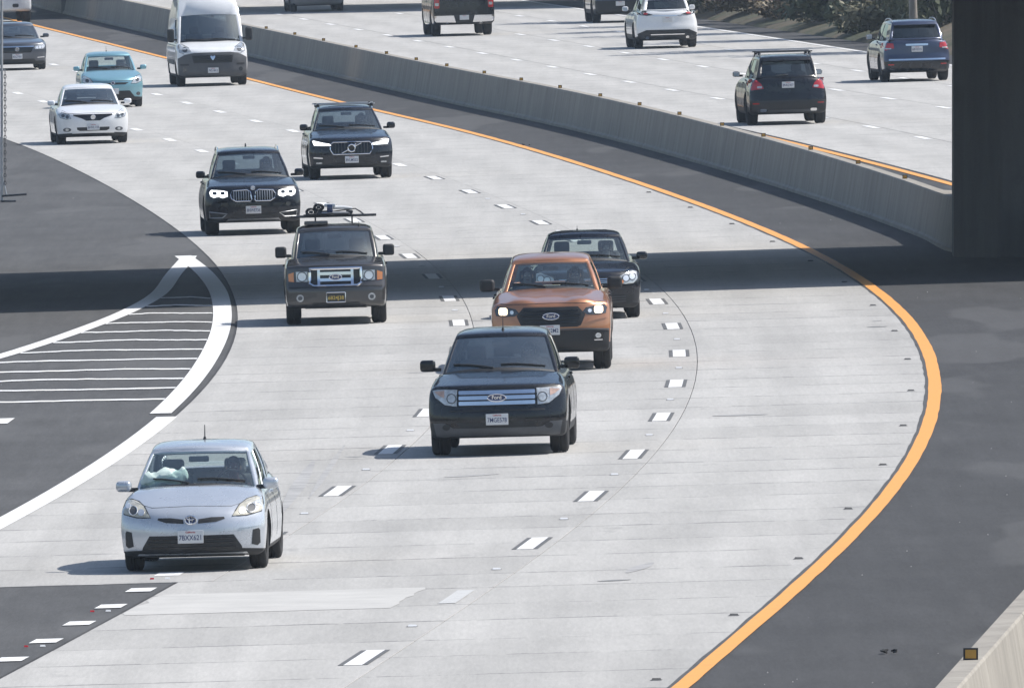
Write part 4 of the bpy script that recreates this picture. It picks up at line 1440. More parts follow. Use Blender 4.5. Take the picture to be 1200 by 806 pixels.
# ================================================================== silver hatchback with driver and pale cushion
sp = spec(L=4.48, W=0.872, zb=0.17, yf=0.93, wb=2.70, tr=0.315, tw=0.20, r=0.11, drop=0.07, fb=0.36, fp=2.8, tapf=0.05,
          top=[(0, 0.70), (0.1, 0.735), (0.28, 0.79), (0.6, 0.895), (0.95, 0.985), (1.3, 1.0), (3.0, 1.03), (4.2, 1.08), (4.48, 1.05)],
          front=[(0.15, 0.07), (0.25, 0.01), (0.45, 0.0), (0.56, 0.02), (0.64, 0.07), (0.74, 0.17), (0.9, 0.3)],
          side=[(0.12, 0.05), (0.3, 0.015), (0.5, 0.0), (0.7, 0.01), (0.85, 0.05), (1.0, 0.11), (1.2, 0.16)],
          cowl=(0.97, 0.985, 0.735, 0.30), rf=(1.92, 1.375, 0.575, 0.14), rr=(3.45, 1.40, 0.57, 0.10), rb=(4.34, 1.08, 0.66, 0.20),
          wsr=(0.02, 0.96), apillar=0.955, crown=0.045, ws_glass='glass_clear', rw_glass='glass_clear', rwr=(0.05, 0.92),
          sides=[('p', 0, 0.05), ('w', 0.05, 0.20), ('p', 0.20, 0.225), ('w', 0.225, 0.50), ('p', 0.50, 0.54), ('w', 0.54, 0.80), ('p', 0.80, 1.0)])
c = Car('hatchback', 'silver-blue hatchback crossing toward the exit lane with a pale cushion in its windshield', 'car', 231, 667.5, sp, P_['silver'], dyaw=0.010)
hl = c.pair('headlight', [(0.485, 0.650), (0.56, 0.775), (0.64, 0.835), (0.74, 0.862), (0.81, 0.84), (0.83, 0.77), (0.815, 0.69), (0.65, 0.652)], M['lens_haze'], off=0.008)
lamp_bowls(c, hl, [(0.70, 0.735, 0.045)], 'greyplastic', 'reflector')
lamp_bowls(c, hl, [(0.60, 0.715, 0.04), (0.77, 0.79, 0.03)], 'reflector')
c.pair('upper_grille', [(0.085, 0.575), (0.30, 0.590), (0.40, 0.622), (0.39, 0.645), (0.24, 0.645), (0.09, 0.625)], M['plastic'], off=0.004)
c.decal('lower_grille', [(-0.605, 0.235), (0.605, 0.235), (0.585, 0.30), (0.50, 0.435), (-0.50, 0.435), (-0.585, 0.30)], M['plastic'], off=0.004)
for z in (0.29, 0.34, 0.39):
    c.decal('grille_slat', [(-0.52, z - 0.006), (0.52, z - 0.006), (0.52, z + 0.006), (-0.52, z + 0.006)], M['black_gloss'], off=0.014, skirt=0.012)
c.decal('lower_lip', [(-0.66, 0.195), (0.66, 0.195), (0.64, 0.222), (-0.64, 0.222)], P_['silver'], off=0.02, skirt=0.03)
c.decal('underside_panel', [(-0.60, 0.165), (0.60, 0.165), (0.60, 0.192), (-0.60, 0.192)], M['plastic'], off=-0.03, skirt=0.02)
c.pair('bumper_vent', [(0.70, 0.31), (0.765, 0.29), (0.80, 0.32), (0.80, 0.47), (0.785, 0.495), (0.72, 0.48)], M['plastic'], off=0.004)
c.pair('bumper_crease', [(0.56, 0.505), (0.82, 0.525), (0.82, 0.545), (0.60, 0.522)], P_['silver'], off=0.010, skirt=0.012)
c.ring('hood_seam', [(-0.80, 0.86), (-0.56, 0.785), (-0.47, 0.762), (0, 0.775), (0.47, 0.762), (0.56, 0.785), (0.80, 0.86)], 0.007, M['plastic'], off=0.001, closed=False)
b = c.oval_badge(0.620, 0.068, 0.048, None, 'badge_blue', off=0.012)
v, f = join(tube([(q[0], 0.02, q[1]) for q in ellipse(0, 0.620, 0.02, 0.045, 14)], 0.006, 5, True), tube([(q[0], 0.02, q[1]) for q in ellipse(0, 0.640, 0.045, 0.018, 14)], 0.006, 5, True))
c.add('badge_emblem', [(q[0], q[1] - 0.02 + c.badge_y - 0.006, q[2]) for q in v], f, M['chrome'], b, 50)
c.plate(-0.005, 0.42, '7BXX621')
c.mirrors(0.92, 1.32, 0.985, 0.20, 0.145, 0.13, None, 0.068)
c.wipers(); c.antenna(0.0, 2.9, 0.25, 0.17, 0.008)
c.seams([1.45, 2.42, 3.3], 0.33, 0.92, [(2.28, 0.86), (3.18, 0.88)])
c.interior('interior_grey')
d_ = driver(c, 'shirt_red', 'driver in a dark red top at the wheel of the silver-blue hatchback')
# pale cushion propped on the passenger side
v, f = [], []
me = bpy.data.meshes.new('cushion')
bm = bmesh.new(); bmesh.ops.create_icosphere(bm, subdivisions=4, radius=1.0)
for q in bm.verts:
    x, y, z = q.co
    fx = 0.29 * (abs(x) ** 0.75) * (1 if x > 0 else -1); fz = 0.115 * (abs(z) ** 0.8) * (1 if z > 0 else -1)
    q.co = (fx, 0.12 * y, fz + 0.028 * math.sin(9 * x + 1.0) * (1 - 0.3 * abs(z)) + 0.04 * x + 0.012 * math.sin(21 * x + 8 * z))
bm.to_mesh(me); bm.free(); me.shade_smooth()
cu = link_mesh('cushion', me, M['pillow'])
cu.matrix_world = c.root.matrix_world @ Matrix.Translation((-0.40, 1.44 - c.oy, 1.055))
tag(cu, 'crumpled pale green cushion on the dashboard behind the silver-blue hatchback windshield', 'cushion')

# ================================================================== black crossover with three chrome grille bars
sp = spec(L=4.72, W=0.962, zb=0.235, yf=0.95, wb=2.82, tr=0.365, tw=0.24, r=0.075, drop=0.06, fb=0.26, fp=3.0, clad=0.42, lift=0.04,
          top=[(0, 0.93), (0.15, 0.965), (0.4, 1.01), (0.9, 1.09), (1.2, 1.13), (1.5, 1.12), (3.5, 1.14), (4.5, 1.16), (4.72, 1.12)],
          front=[(0.2, 0.08), (0.35, 0.01), (0.5, 0.0), (0.65, 0.03), (0.8, 0.06), (0.95, 0.12), (1.1, 0.2)],
          side=[(0.2, 0.05), (0.4, 0.015), (0.6, 0.0), (0.82, 0.012), (0.95, 0.05), (1.08, 0.12), (1.2, 0.17)],
          cowl=(1.14, 1.13, 0.795, 0.30), rf=(2.05, 1.575, 0.62, 0.14), rr=(4.15, 1.58, 0.58, 0.08), rb=(4.58, 1.15, 0.72, 0.14),
          wsr=(0.03, 0.955), apillar=0.95, ws_glass='glass_shade', s_glass='glass_dark', rw_glass='glass_dark')
c = Car('sport_utility_vehicle', 'black sport utility vehicle with a wide chrome-barred grille and no roof rack', 'car', 587, 532, sp, P_['black'])
gr = c.decal('grille', rrect(0, 0.795, 1.07, 0.235, 0.03), M['black_gloss'], off=0.006)
for z in (0.868, 0.795, 0.722):
    c.decal('grille_bar', rrect(0, z, 1.04, 0.052, 0.012), M['chrome'], off=0.030, skirt=0.03, parent=gr)
c.oval_badge(0.795, 0.125, 0.048, 'Ford', 'badge_blue', off=0.05, size=0.07)
hl = c.pair('headlight', [(0.55, 0.685), (0.70, 0.70), (0.84, 0.80), (0.885, 0.90), (0.80, 0.915), (0.54, 0.91)], M['lens'], off=0.010)
lamp_bowls(c, hl, [(0.62, 0.79, 0.055)], 'lens', 'greyplastic')
for sx, par in ((1, hl[0]), (-1, hl[1])):
    q = [(0.72, 0.80), (0.79, 0.83), (0.86, 0.885), (0.72, 0.90)]
    c.decal('turn_lamp', q if sx > 0 else mirror_poly(q), M['lens_amber'], off=0.016, skirt=0.012, parent=par)
c.decal('lower_grille', [(-0.50, 0.39), (0.50, 0.39), (0.56, 0.46), (-0.56, 0.46)], M['plastic'], off=0.004)
c.decal('bumper_cladding', [(-0.84, 0.27), (-0.5, 0.235), (0.5, 0.235), (0.84, 0.27), (0.88, 0.46), (0.72, 0.455), (0.60, 0.385), (-0.60, 0.385), (-0.72, 0.455), (-0.88, 0.46)], M['greyplastic'], off=0.008)
c.pair('fog_recess', ellipse(0.70, 0.40, 0.055, 0.04, 14), M['plastic'], off=0.012)
c.plate(0.0, 0.50, '7MGE578', off=0.045); c.hood_seam(0.935, 0.86, 0.03)
c.decal('intake_slot', rrect(0, 0.62, 1.30, 0.022, 0.008), M['plastic'], off=0.003)
c.mirrors(1.03, 1.42, 1.20, 0.21, 0.16, 0.12, M['black_gloss']); c.wipers(); c.antenna(0.02, 2.35, 0.35, 0.20, 0.007)
c.seams([1.55, 2.55, 3.55], 0.5, 1.05, [(2.4, 0.98), (3.4, 1.0)])
c.interior('interior')
driver(c, 'shirt_blue', 'driver at the wheel of the black vehicle with the chrome-barred grille')

# ================================================================== copper pickup
sp = spec(L=5.35, W=0.93, zb=0.27, yf=0.92, wb=3.22, tr=0.385, tw=0.26, r=0.08, drop=0.07, fb=0.30, fp=3.0, clad=0.40, rimf=0.58, rim='alloy_dark',
          top=[(0, 1.01), (0.12, 1.05), (0.5, 1.12), (1.1, 1.21), (1.3, 1.24), (1.6, 1.22), (3.4, 1.22), (5.2, 1.24), (5.35, 1.22)],
          front=[(0.25, 0.10), (0.4, 0.02), (0.6, 0.0), (0.8, 0.02), (1.0, 0.08), (1.2, 0.16)],
          side=[(0.25, 0.05), (0.45, 0.015), (0.7, 0.0), (0.95, 0.01), (1.1, 0.05), (1.25, 0.11)],
          hood=lambda x, y: 0.045 * np.clip(1.6 - np.abs((np.abs(x) - 0.50) / 0.16), 0, 1) * np.clip(1.35 - y, 0, 1),
          cowl=(1.25, 1.235, 0.745, 0.26), rf=(2.04, 1.64, 0.585, 0.10), rr=(3.35, 1.69, 0.58, 0.04), rb=(3.62, 1.24, 0.74, 0.04), bed=(3.75, 5.25, 0.75),
          wsr=(0.03, 0.94), apillar=0.93, ws_glass='glass_clear', rw_glass='glass_clear', rwr=(0.10, 0.90), rpillar=0.84, handle_mat=M['plastic'],
          sides=[('p', 0, 0.06), ('w', 0.06, 0.50), ('p', 0.50, 0.56), ('w', 0.56, 0.92), ('p', 0.92, 1.0)])
c = Car('pickup_truck', 'copper-orange pickup truck with a black hexagonal grille and lit headlights', 'pickup truck', 648, 433.5, sp, P_['orange'])
gr = c.decal('grille', [(-0.53, 0.86), (-0.42, 0.985), (0.42, 0.985), (0.53, 0.86), (0.46, 0.70), (0.40, 0.675), (-0.40, 0.675), (-0.46, 0.70)], M['plastic'], off=0.008)
for z in (0.75, 0.81, 0.87, 0.93):
    w = 0.47 - abs(z - 0.86) * 0.7
    c.decal('grille_bar', [(-w, z - 0.008), (w, z - 0.008), (w, z + 0.008), (-w, z + 0.008)], M['black_gloss'], off=0.022, skirt=0.016, parent=gr)
c.oval_badge(0.845, 0.125, 0.05, 'Ford', 'badge_blue', off=0.04, size=0.07)
hl = c.pair('headlight', [(0.49, 0.90), (0.545, 0.96), (0.82, 1.01), (0.86, 0.95), (0.84, 0.87), (0.72, 0.855), (0.56, 0.86)], M['lens_dark'], off=0.010)
for sx, par in ((1, hl[0]), (-1, hl[1])):
    c.decal('lamp_bowl', rrect(sx * 0.735, 0.93, 0.135, 0.115, 0.035), M['lit_warm'], off=0.018, skirt=0.015, parent=par)
lamp_bowls(c, hl, [(0.60, 0.915, 0.03)], 'reflector')
c.pair('bumper_trim', [(0.50, 0.72), (0.60, 0.80), (0.86, 0.83), (0.86, 0.80), (0.64, 0.765)], P_['orange'], off=0.022, skirt=0.02)
c.decal('lower_bumper', [(-0.88, 0.40), (-0.70, 0.30), (0.70, 0.30), (0.88, 0.40), (0.89, 0.60), (0.60, 0.625), (-0.60, 0.625), (-0.89, 0.60)], M['plastic'], off=0.012)
c.decal('bumper_lip', [(-0.89, 0.605), (-0.55, 0.63), (0.55, 0.63), (0.89, 0.605), (0.89, 0.63), (0.55, 0.65), (-0.55, 0.65), (-0.89, 0.63)], M['greyplastic'], off=0.03)
c.pair('fog_light', rrect(0.72, 0.515, 0.16, 0.13, 0.03), M['black_gloss'], off=0.018)
c.pair('fog_lens', ellipse(0.72, 0.53, 0.045, 0.04, 14), M['lens'], off=0.026, skirt=0.01)
c.pair('fog_trim', rrect(0.72, 0.462, 0.13, 0.016, 0.006), M['chrome'], off=0.028, skirt=0.01)
c.plate(-0.02, 0.635, '79512M2', off=0.05); c.hood_seam(1.035, 0.84, 0.02)
c.mirrors(1.03, 1.50, 1.30, 0.23, 0.19, 0.13, M['plastic']); c.wipers()
c.seams([1.62, 2.62, 3.62], 0.5, 1.12, [(2.48, 1.08), (3.48, 1.1)])
c.interior('interior')
driver(c, 'shirt_blue', 'driver at the wheel of the copper-orange pickup truck')
driver(c, 'shirt_grey', 'passenger beside the driver in the copper-orange pickup truck', -0.37)

# ================================================================== black sedan behind the copper pickup
sp = spec(L=4.75, W=0.915, zb=0.17, yf=0.93, wb=2.75, tr=0.325, tw=0.22, r=0.11, drop=0.06, fb=0.34, fp=2.7,
          top=[(0, 0.76), (0.15, 0.80), (0.5, 0.87), (1.2, 0.955), (1.5, 0.95), (3.8, 0.99), (4.2, 1.02), (4.75, 0.98)],
          cowl=(1.28, 0.965, 0.755, 0.30), rf=(2.05, 1.345, 0.60, 0.12), rr=(3.15, 1.36, 0.57, 0.08), rb=(3.95, 1.02, 0.68, 0.14),
          apillar=0.955, ws_glass='glass_clear', rw_glass='glass_clear', s_glass='glass_clear', rwr=(0.06, 0.92))
c = Car('sedan', 'black sedan half hidden behind the copper-orange pickup truck', 'car', 688, 373.5, sp, P_['navy'])
hl = c.pair('headlight', [(0.52, 0.60), (0.56, 0.72), (0.76, 0.80), (0.84, 0.78), (0.855, 0.66), (0.78, 0.585), (0.64, 0.575)], M['lens'], off=0.010)
lamp_bowls(c, hl, [(0.66, 0.675, 0.05), (0.765, 0.70, 0.05)], 'reflector', 'lens_dark')
lamp_bowls(c, hl, [(0.59, 0.62, 0.032)], 'amber', None, True, 0.02)
gr = c.decal('grille', [(-0.46, 0.59), (0.46, 0.59), (0.50, 0.70), (-0.50, 0.70)], M['plastic'], off=0.006)
for z in (0.615, 0.645, 0.675):
    c.decal('grille_bar', rrect(0, z, 0.92, 0.012, 0.004), M['chrome'], off=0.018, skirt=0.012, parent=gr)
lg = c.decal('lower_grille', [(-0.72, 0.25), (0.72, 0.25), (0.80, 0.40), (-0.80, 0.40)], M['plastic'], off=0.005)
for z in (0.29, 0.33, 0.37):
    c.decal('grille_slat', rrect(0, z, 1.3, 0.012, 0.004), M['greyplastic'], off=0.016, skirt=0.012, parent=lg)
c.plate(0, 0.47, ''); c.hood_seam(0.765, 0.72, 0.08)
c.mirrors(1.00, 1.55, 1.01, 0.20, 0.14, 0.12); c.wipers(); c.antenna(-0.1, 3.0, 0.6, 0.08)
c.seams([1.6, 2.6, 3.4], 0.35, 0.88, [(2.45, 0.84)])
c.interior('interior')
driver(c, 'shirt_grey', 'driver at the wheel of the black sedan')

# ================================================================== grey pickup with a load on its roof rack
sp = spec(L=4.82, W=0.87, zb=0.27, yf=0.83, wb=2.83, tr=0.365, tw=0.24, r=0.06, drop=0.045, fb=0.16, fp=3.4, clad=0.33, rimf=0.58,
          top=[(0, 0.985), (0.12, 1.01), (0.5, 1.05), (1.1, 1.10), (1.3, 1.12), (1.6, 1.11), (3.0, 1.11), (4.82, 1.10)],
          front=[(0.2, 0.06), (0.35, 0.0), (0.62, 0.0), (0.64, 0.06), (0.98, 0.10), (1.1, 0.15)],
          side=[(0.25, 0.04), (0.45, 0.01), (0.7, 0.0), (0.95, 0.02), (1.1, 0.06)],
          cowl=(1.16, 1.115, 0.70, 0.20), rf=(1.76, 1.545, 0.615, 0.06), rr=(2.85, 1.56, 0.60, 0.03), rb=(3.00, 1.12, 0.70, 0.03), bed=(3.15, 4.72, 0.70),
          wsr=(0.03, 0.955), apillar=0.94, ws_glass='glass_shade', rw_glass='glass_dark', s_glass='glass_dark', rpillar=0.84, handle_mat=M['plastic'],
          sides=[('p', 0, 0.07), ('w', 0.07, 0.62), ('p', 0.62, 0.70), ('w', 0.70, 0.90), ('p', 0.90, 1.0)])
c = Car('pickup_truck', 'older charcoal pickup truck with a chrome-framed grille and gear on its roof', 'pickup truck', 394.5, 379.5, sp, P_['charcoal'])
gr = c.decal('grille', [(-0.36, 0.645), (0.36, 0.645), (0.44, 0.70), (0.44, 0.955), (-0.44, 0.955), (-0.44, 0.70)], M['black_gloss'], off=0.006)
c.ring('grille_frame', [(-0.36, 0.655), (0.36, 0.655), (0.43, 0.70), (0.43, 0.945), (-0.43, 0.945), (-0.43, 0.70)], 0.050, M['chrome'], off=0.02, parent=gr)
for z in (0.86, 0.755):
    c.decal('grille_bar', rrect(0, z, 0.56, 0.052, 0.012), M['chrome'], off=0.026, skirt=0.02, parent=gr)
for x in (-0.28, 0.28):
    c.decal('grille_post', rrect(x, 0.80, 0.045, 0.27, 0.012), M['chrome'], off=0.03, skirt=0.02, parent=gr)
c.oval_badge(0.80, 0.105, 0.045, 'Ford', 'badge_blue', off=0.05, size=0.06)
hl = c.pair('headlight', [(0.465, 0.73), (0.66, 0.73), (0.66, 0.90), (0.465, 0.90)], M['lens'], off=0.010)
lamp_bowls(c, hl, [(0.56, 0.815, 0.068)], 'reflector', 'lens_dark')
c.pair('corner_light', [(0.695, 0.73), (0.785, 0.74), (0.79, 0.86), (0.70, 0.89)], M['amber'], off=0.008)
c.decal('bumper', [(-0.83, 0.34), (-0.72, 0.265), (0.72, 0.265), (0.83, 0.34), (0.845, 0.60), (0.60, 0.625), (-0.60, 0.625), (-0.845, 0.60)], P_['charcoal'], off=0.05, skirt=0.07)
c.decal('bumper_gap', rrect(0, 0.636, 1.56, 0.024, 0.008), M['plastic'], off=0.012)
c.pair('fog_light', ellipse(0.60, 0.46, 0.062, 0.062, 16), M['lens'], off=0.056, skirt=0.02)
c.pair('fog_bezel', ellipse(0.60, 0.46, 0.036, 0.036, 14), M['greyplastic'], off=0.062, skirt=0.01)
c.decal('bumper_intake', rrect(0, 0.345, 0.80, 0.07, 0.02), M['plastic'], off=0.054, skirt=0.01)
c.plate(0.0, 0.465, '6B24J38', dark=True, frame=True, off=0.08); c.hood_seam(0.985, 0.78, 0.02)
c.mirrors(0.95, 1.36, 1.20, 0.19, 0.19, 0.11, M['plastic']); c.wipers(); c.antenna(0.42, 1.9, 0.0, 0.08)
c.seams([1.5, 2.62], 0.45, 1.02, [(2.45, 0.95)])
c.interior('interior', rear=False)
tr = c
# rack behind the cab and the bundle of gear strapped on it
zr = c.roof_z
for sx in (-1, 1):
    v, f = tube([(sx * 0.31, 3.28, 0.69), (sx * 0.31, 3.28, zr + 0.09)], 0.014, 8)
    c.add('rack_post', v, f, M['dark_steel'], None, 50)
v, f = tube([(-0.72, 3.28, zr + 0.105), (0.72, 3.28, zr + 0.105)], 0.022, 8)
c.add('rack_bar', v, f, M['dark_steel'], None, 50)
v, f = rbox(-0.30, 2.2, zr + 0.02, 0.40, 0.5, 0.06, 0.02, 2)
c.add('roof_vent', v, f, P_['charcoal'], None, 40)
bund = empty('gear_bundle', c.root.matrix_world @ Matrix.Translation((-0.15, 3.28 - c.oy, zr + 0.125)) @ Matrix.Diagonal((1.0, 1.0, 0.72, 1.0)))
W_ = lambda nm, vf, mt: obj(nm, vf[0], vf[1], M[mt], bund, 40)
for (x, z, r_) in ((-0.23, 0.075, 0.075), (-0.10, 0.18, 0.07)):
    W_('wheel_ring', tube([(x + r_ * math.cos(t), 0.02 * math.sin(3 * t), z + r_ * math.sin(t)) for t in np.linspace(0, 2 * math.pi, 16, endpoint=False)], 0.028, 6, True), 'rubber')
    W_('wheel_hub', rbox(x, 0, z, 0.07, 0.06, 0.07, 0.02, 2), 'dark_steel')
W_('blue_case', rbox(0.09, 0.0, 0.15, 0.10, 0.18, 0.19, 0.02, 2), 'badge_blue')
W_('white_case', rbox(0.09, 0.0, 0.225, 0.19, 0.17, 0.075, 0.02, 2), 'plate')
W_('white_roll', tube([(0.15, 0, 0.17), (0.33, 0.02, 0.165), (0.46, 0.03, 0.14)], [0.045, 0.04, 0.03], 8), 'plate')
W_('grey_tube', tube([(-0.05, -0.06, 0.04), (0.2, -0.05, 0.05), (0.40, -0.05, 0.03)], 0.032, 8), 'steel')
W_('frame_tube', tube([(0.05, 0.05, 0.06), (0.30, 0.04, 0.10), (0.52, 0.03, 0.13), (0.60, 0.02, 0.06), (0.66, 0.0, -0.01)], 0.016, 6), 'dark_steel')
W_('strap', tube([(-0.35, 0, 0.0), (-0.2, -0.08, 0.02), (0.1, -0.1, 0.03), (0.4, -0.08, 0.02), (0.45, 0, 0.0)], 0.024, 6), 'interior')
W_('dark_pouch', rbox(0.0, 0.0, 0.05, 0.26, 0.15, 0.10, 0.04, 2), 'interior')
W_('dark_pouch', rbox(0.42, 0.0, 0.06, 0.12, 0.12, 0.08, 0.03, 2), 'interior')
tag(bund, 'jumble of black rings, white and blue case and tubes on the charcoal pickup rack', 'gear')

# ================================================================== black SUV with twin oval grille openings, lit lamps
sp = spec(L=4.90, W=0.97, zb=0.24, yf=0.90, wb=2.93, tr=0.37, tw=0.26, r=0.085, drop=0.06, fb=0.32, fp=2.8, clad=0.33,
          top=[(0, 0.93), (0.12, 0.97), (0.45, 1.03), (1.1, 1.12), (1.35, 1.14), (1.6, 1.12), (3.8, 1.15), (4.6, 1.17), (4.9, 1.13)],
          front=[(0.2, 0.08), (0.35, 0.01), (0.5, 0.0), (0.7, 0.01), (0.85, 0.05), (1.0, 0.14), (1.1, 0.2)],
          cowl=(1.32, 1.15, 0.80, 0.30), rf=(2.15, 1.60, 0.615, 0.12), rr=(4.2, 1.61, 0.60, 0.08), rb=(4.72, 1.16, 0.70, 0.14), apillar=0.95, s_glass='glass_dark')
c = Car('sport_utility_vehicle', 'black sport utility vehicle with a twin oval barred grille and lit headlights', 'car', 296, 274.5, sp, P_['navy'])
for sx in (-1, 1):
    kp = [(0.03, 0.70), (0.06, 0.675), (0.34, 0.675), (0.43, 0.73), (0.45, 0.81), (0.40, 0.885), (0.12, 0.90), (0.05, 0.86)]
    if sx < 0: kp = mirror_poly(kp)
    gr = c.decal('grille', kp, M['black_gloss'], off=0.008)
    c.ring('grille_frame', kp, 0.024, M['chrome'], off=0.016, parent=gr)
    for x in np.linspace(0.09, 0.38, 7):
        c.decal('grille_bar', rrect(sx * x, 0.785, 0.016, 0.19, 0.005), M['steel'], off=0.02, skirt=0.014, parent=gr)
hl = c.pair('headlight', [(0.50, 0.77), (0.505, 0.87), (0.60, 0.895), (0.82, 0.91), (0.86, 0.86), (0.84, 0.78), (0.77, 0.745), (0.72, 0.76), (0.67, 0.765), (0.60, 0.74)], M['lit_cool'], off=0.010)
for x in (0.60, 0.755):
    for sx, par in ((1, hl[0]), (-1, hl[1])):
        c.decal('lamp_bowl', rrect(sx * x, 0.84, 0.082, 0.062, 0.02), M['lens_dark'], off=0.022, skirt=0.02, parent=par)
hb = c.oval_badge(0.935, 0.042, 0.036, None, 'plate', off=0.015)
v, f = rbox(0.021, c.cast(0, 0.935, 'front').y - 0.02, 0.953, 0.03, 0.006, 0.026, 0.002, 1); c.add('badge_quarter', v, f, M['badge_blue'], hb, 30)
v, f = rbox(-0.021, c.cast(0, 0.935, 'front').y - 0.02, 0.917, 0.03, 0.006, 0.026, 0.002, 1); c.add('badge_quarter', v, f, M['badge_blue'], hb, 30)
c.pair('fog_light', ellipse(0.70, 0.60, 0.05, 0.05, 14), M['lens_dark'], off=0.012)
for sx in (1, -1):
    vp = [(0.52, 0.43), (0.62, 0.35), (0.86, 0.35), (0.87, 0.47)]
    if sx < 0: vp = mirror_poly(vp)
    o = c.decal('bumper_vent', vp, M['plastic'], off=0.008)
    c.ring('vent_trim', vp, 0.022, M['steel'], off=0.018, parent=o)
c.decal('lower_grille', [(-0.44, 0.36), (0.44, 0.36), (0.48, 0.43), (-0.48, 0.43)], M['plastic'], off=0.006)
c.decal('skid_plate', [(-0.56, 0.265), (0.56, 0.265), (0.50, 0.325), (-0.50, 0.325)], M['steel'], off=0.014)
c.plate(0.0, 0.50, '8NWE736', off=0.04); c.hood_seam(0.935, 0.85, 0.03)
c.mirrors(1.03, 1.62, 1.19, 0.20, 0.16, 0.13); c.wipers(); c.rails(0.60, 2.3, 4.1, 0.045, 'chrome'); c.antenna(0.0, 3.8, 0.8, 0.06, 0.02)
c.seams([1.65, 2.7, 3.7], 0.5, 1.05, [(2.55, 0.99), (3.55, 1.0)])
c.interior('interior')
driver(c, 'shirt_grey', 'driver at the wheel of the black vehicle with the twin oval grille')

# ================================================================== dark SUV with roof crossbars and a round emblem
sp = spec(L=4.69, W=0.95, zb=0.24, yf=0.90, wb=2.86, tr=0.365, tw=0.24, r=0.085, drop=0.06, fb=0.32, fp=2.8, clad=0.33,
          top=[(0, 0.87), (0.12, 0.91), (0.45, 0.98), (1.1, 1.07), (1.35, 1.10), (1.6, 1.09), (3.6, 1.12), (4.4, 1.15), (4.69, 1.10)],
          cowl=(1.32, 1.105, 0.79, 0.30), rf=(2.13, 1.525, 0.605, 0.12), rr=(4.0, 1.54, 0.59, 0.08), rb=(4.50, 1.14, 0.68, 0.14), apillar=0.95, s_glass='glass_dark')
c = Car('sport_utility_vehicle', 'blue-black sport utility vehicle with silver roof crossbars and a round slashed grille emblem', 'car', 410.5, 209.5, sp, P_['navy'])
gp = [(-0.40, 0.56), (0.40, 0.56), (0.47, 0.66), (0.47, 0.78), (0.40, 0.83), (-0.40, 0.83), (-0.47, 0.78), (-0.47, 0.66)]
gr = c.decal('grille', gp, M['black_gloss'], off=0.006)
c.ring('grille_frame', gp, 0.024, M['chrome'], off=0.014, parent=gr)
for x in np.linspace(-0.36, 0.36, 11):
    c.decal('grille_bar', rrect(x, 0.695, 0.010, 0.23, 0.003), M['dark_steel'], off=0.016, skirt=0.01, parent=gr)
hy = c.cast(0, 0.7, 'front').y
v, f = tube([(-0.22, hy - 0.03, 0.585), (0.22, hy - 0.03, 0.805)], 0.012, 6); c.add('grille_slash', v, f, M['chrome'], gr, 50)
c.oval_badge(0.695, 0.078, 0.078, None, 'black_gloss', off=0.045)
hy = c.cast(0, 0.695, 'front').y - 0.05
v, f = join(tube([(q[0], hy, q[1]) for q in ellipse(0, 0.695, 0.078, 0.078, 22)], 0.017, 6, True), tube([(0.05, hy, 0.745), (0.10, hy, 0.795)], 0.014, 6))
c.add('emblem_ring', v, f, M['chrome'], gr, 50)
hl = c.pair('headlight', [(0.44, 0.745), (0.60, 0.73), (0.84, 0.735), (0.865, 0.87), (0.84, 0.895), (0.62, 0.835), (0.45, 0.80)], M['lens_dark'], off=0.010)
c.decal('lit_strip', [(0.45, 0.755), (0.62, 0.755), (0.82, 0.765), (0.855, 0.86), (0.83, 0.875), (0.62, 0.82), (0.46, 0.79)], M['lit_cool'], off=0.018, skirt=0.012, parent=hl[0])
c.decal('lit_strip', mirror_poly([(0.45, 0.755), (0.62, 0.755), (0.82, 0.765), (0.855, 0.86), (0.83, 0.875), (0.62, 0.82), (0.46, 0.79)]), M['lit_cool'], off=0.018, skirt=0.012, parent=hl[1])
c.decal('lower_grille', [(-0.52, 0.31), (0.52, 0.31), (0.48, 0.37), (-0.48, 0.37)], M['plastic'], off=0.006)
c.pair('bumper_vent', [(0.62, 0.34), (0.82, 0.34), (0.85, 0.50), (0.66, 0.46)], M['plastic'], off=0.006)
c.pair('bumper_trim', [(0.64, 0.465), (0.84, 0.48), (0.84, 0.505), (0.64, 0.49)], M['chrome'], off=0.014, skirt=0.01)
c.pair('fog_light', rrect(0.72, 0.37, 0.13, 0.035, 0.01), M['lens'], off=0.014, skirt=0.01)
c.plate(0.0, 0.44, '8VLM552', off=0.035); c.hood_seam(0.87, 0.80, 0.05)
c.mirrors(1.02, 1.60, 1.15, 0.20, 0.16, 0.13); c.wipers()
c.rails(0.60, 2.3, 3.9, 0.05, 'chrome', [2.55, 3.5], 'steel')
c.seams([1.6, 2.65, 3.6], 0.5, 1.0, [(2.5, 0.95), (3.5, 0.97)])
c.interior('interior_grey')
driver(c, 'shirt_grey', 'driver at the wheel of the blue-black vehicle with roof crossbars')

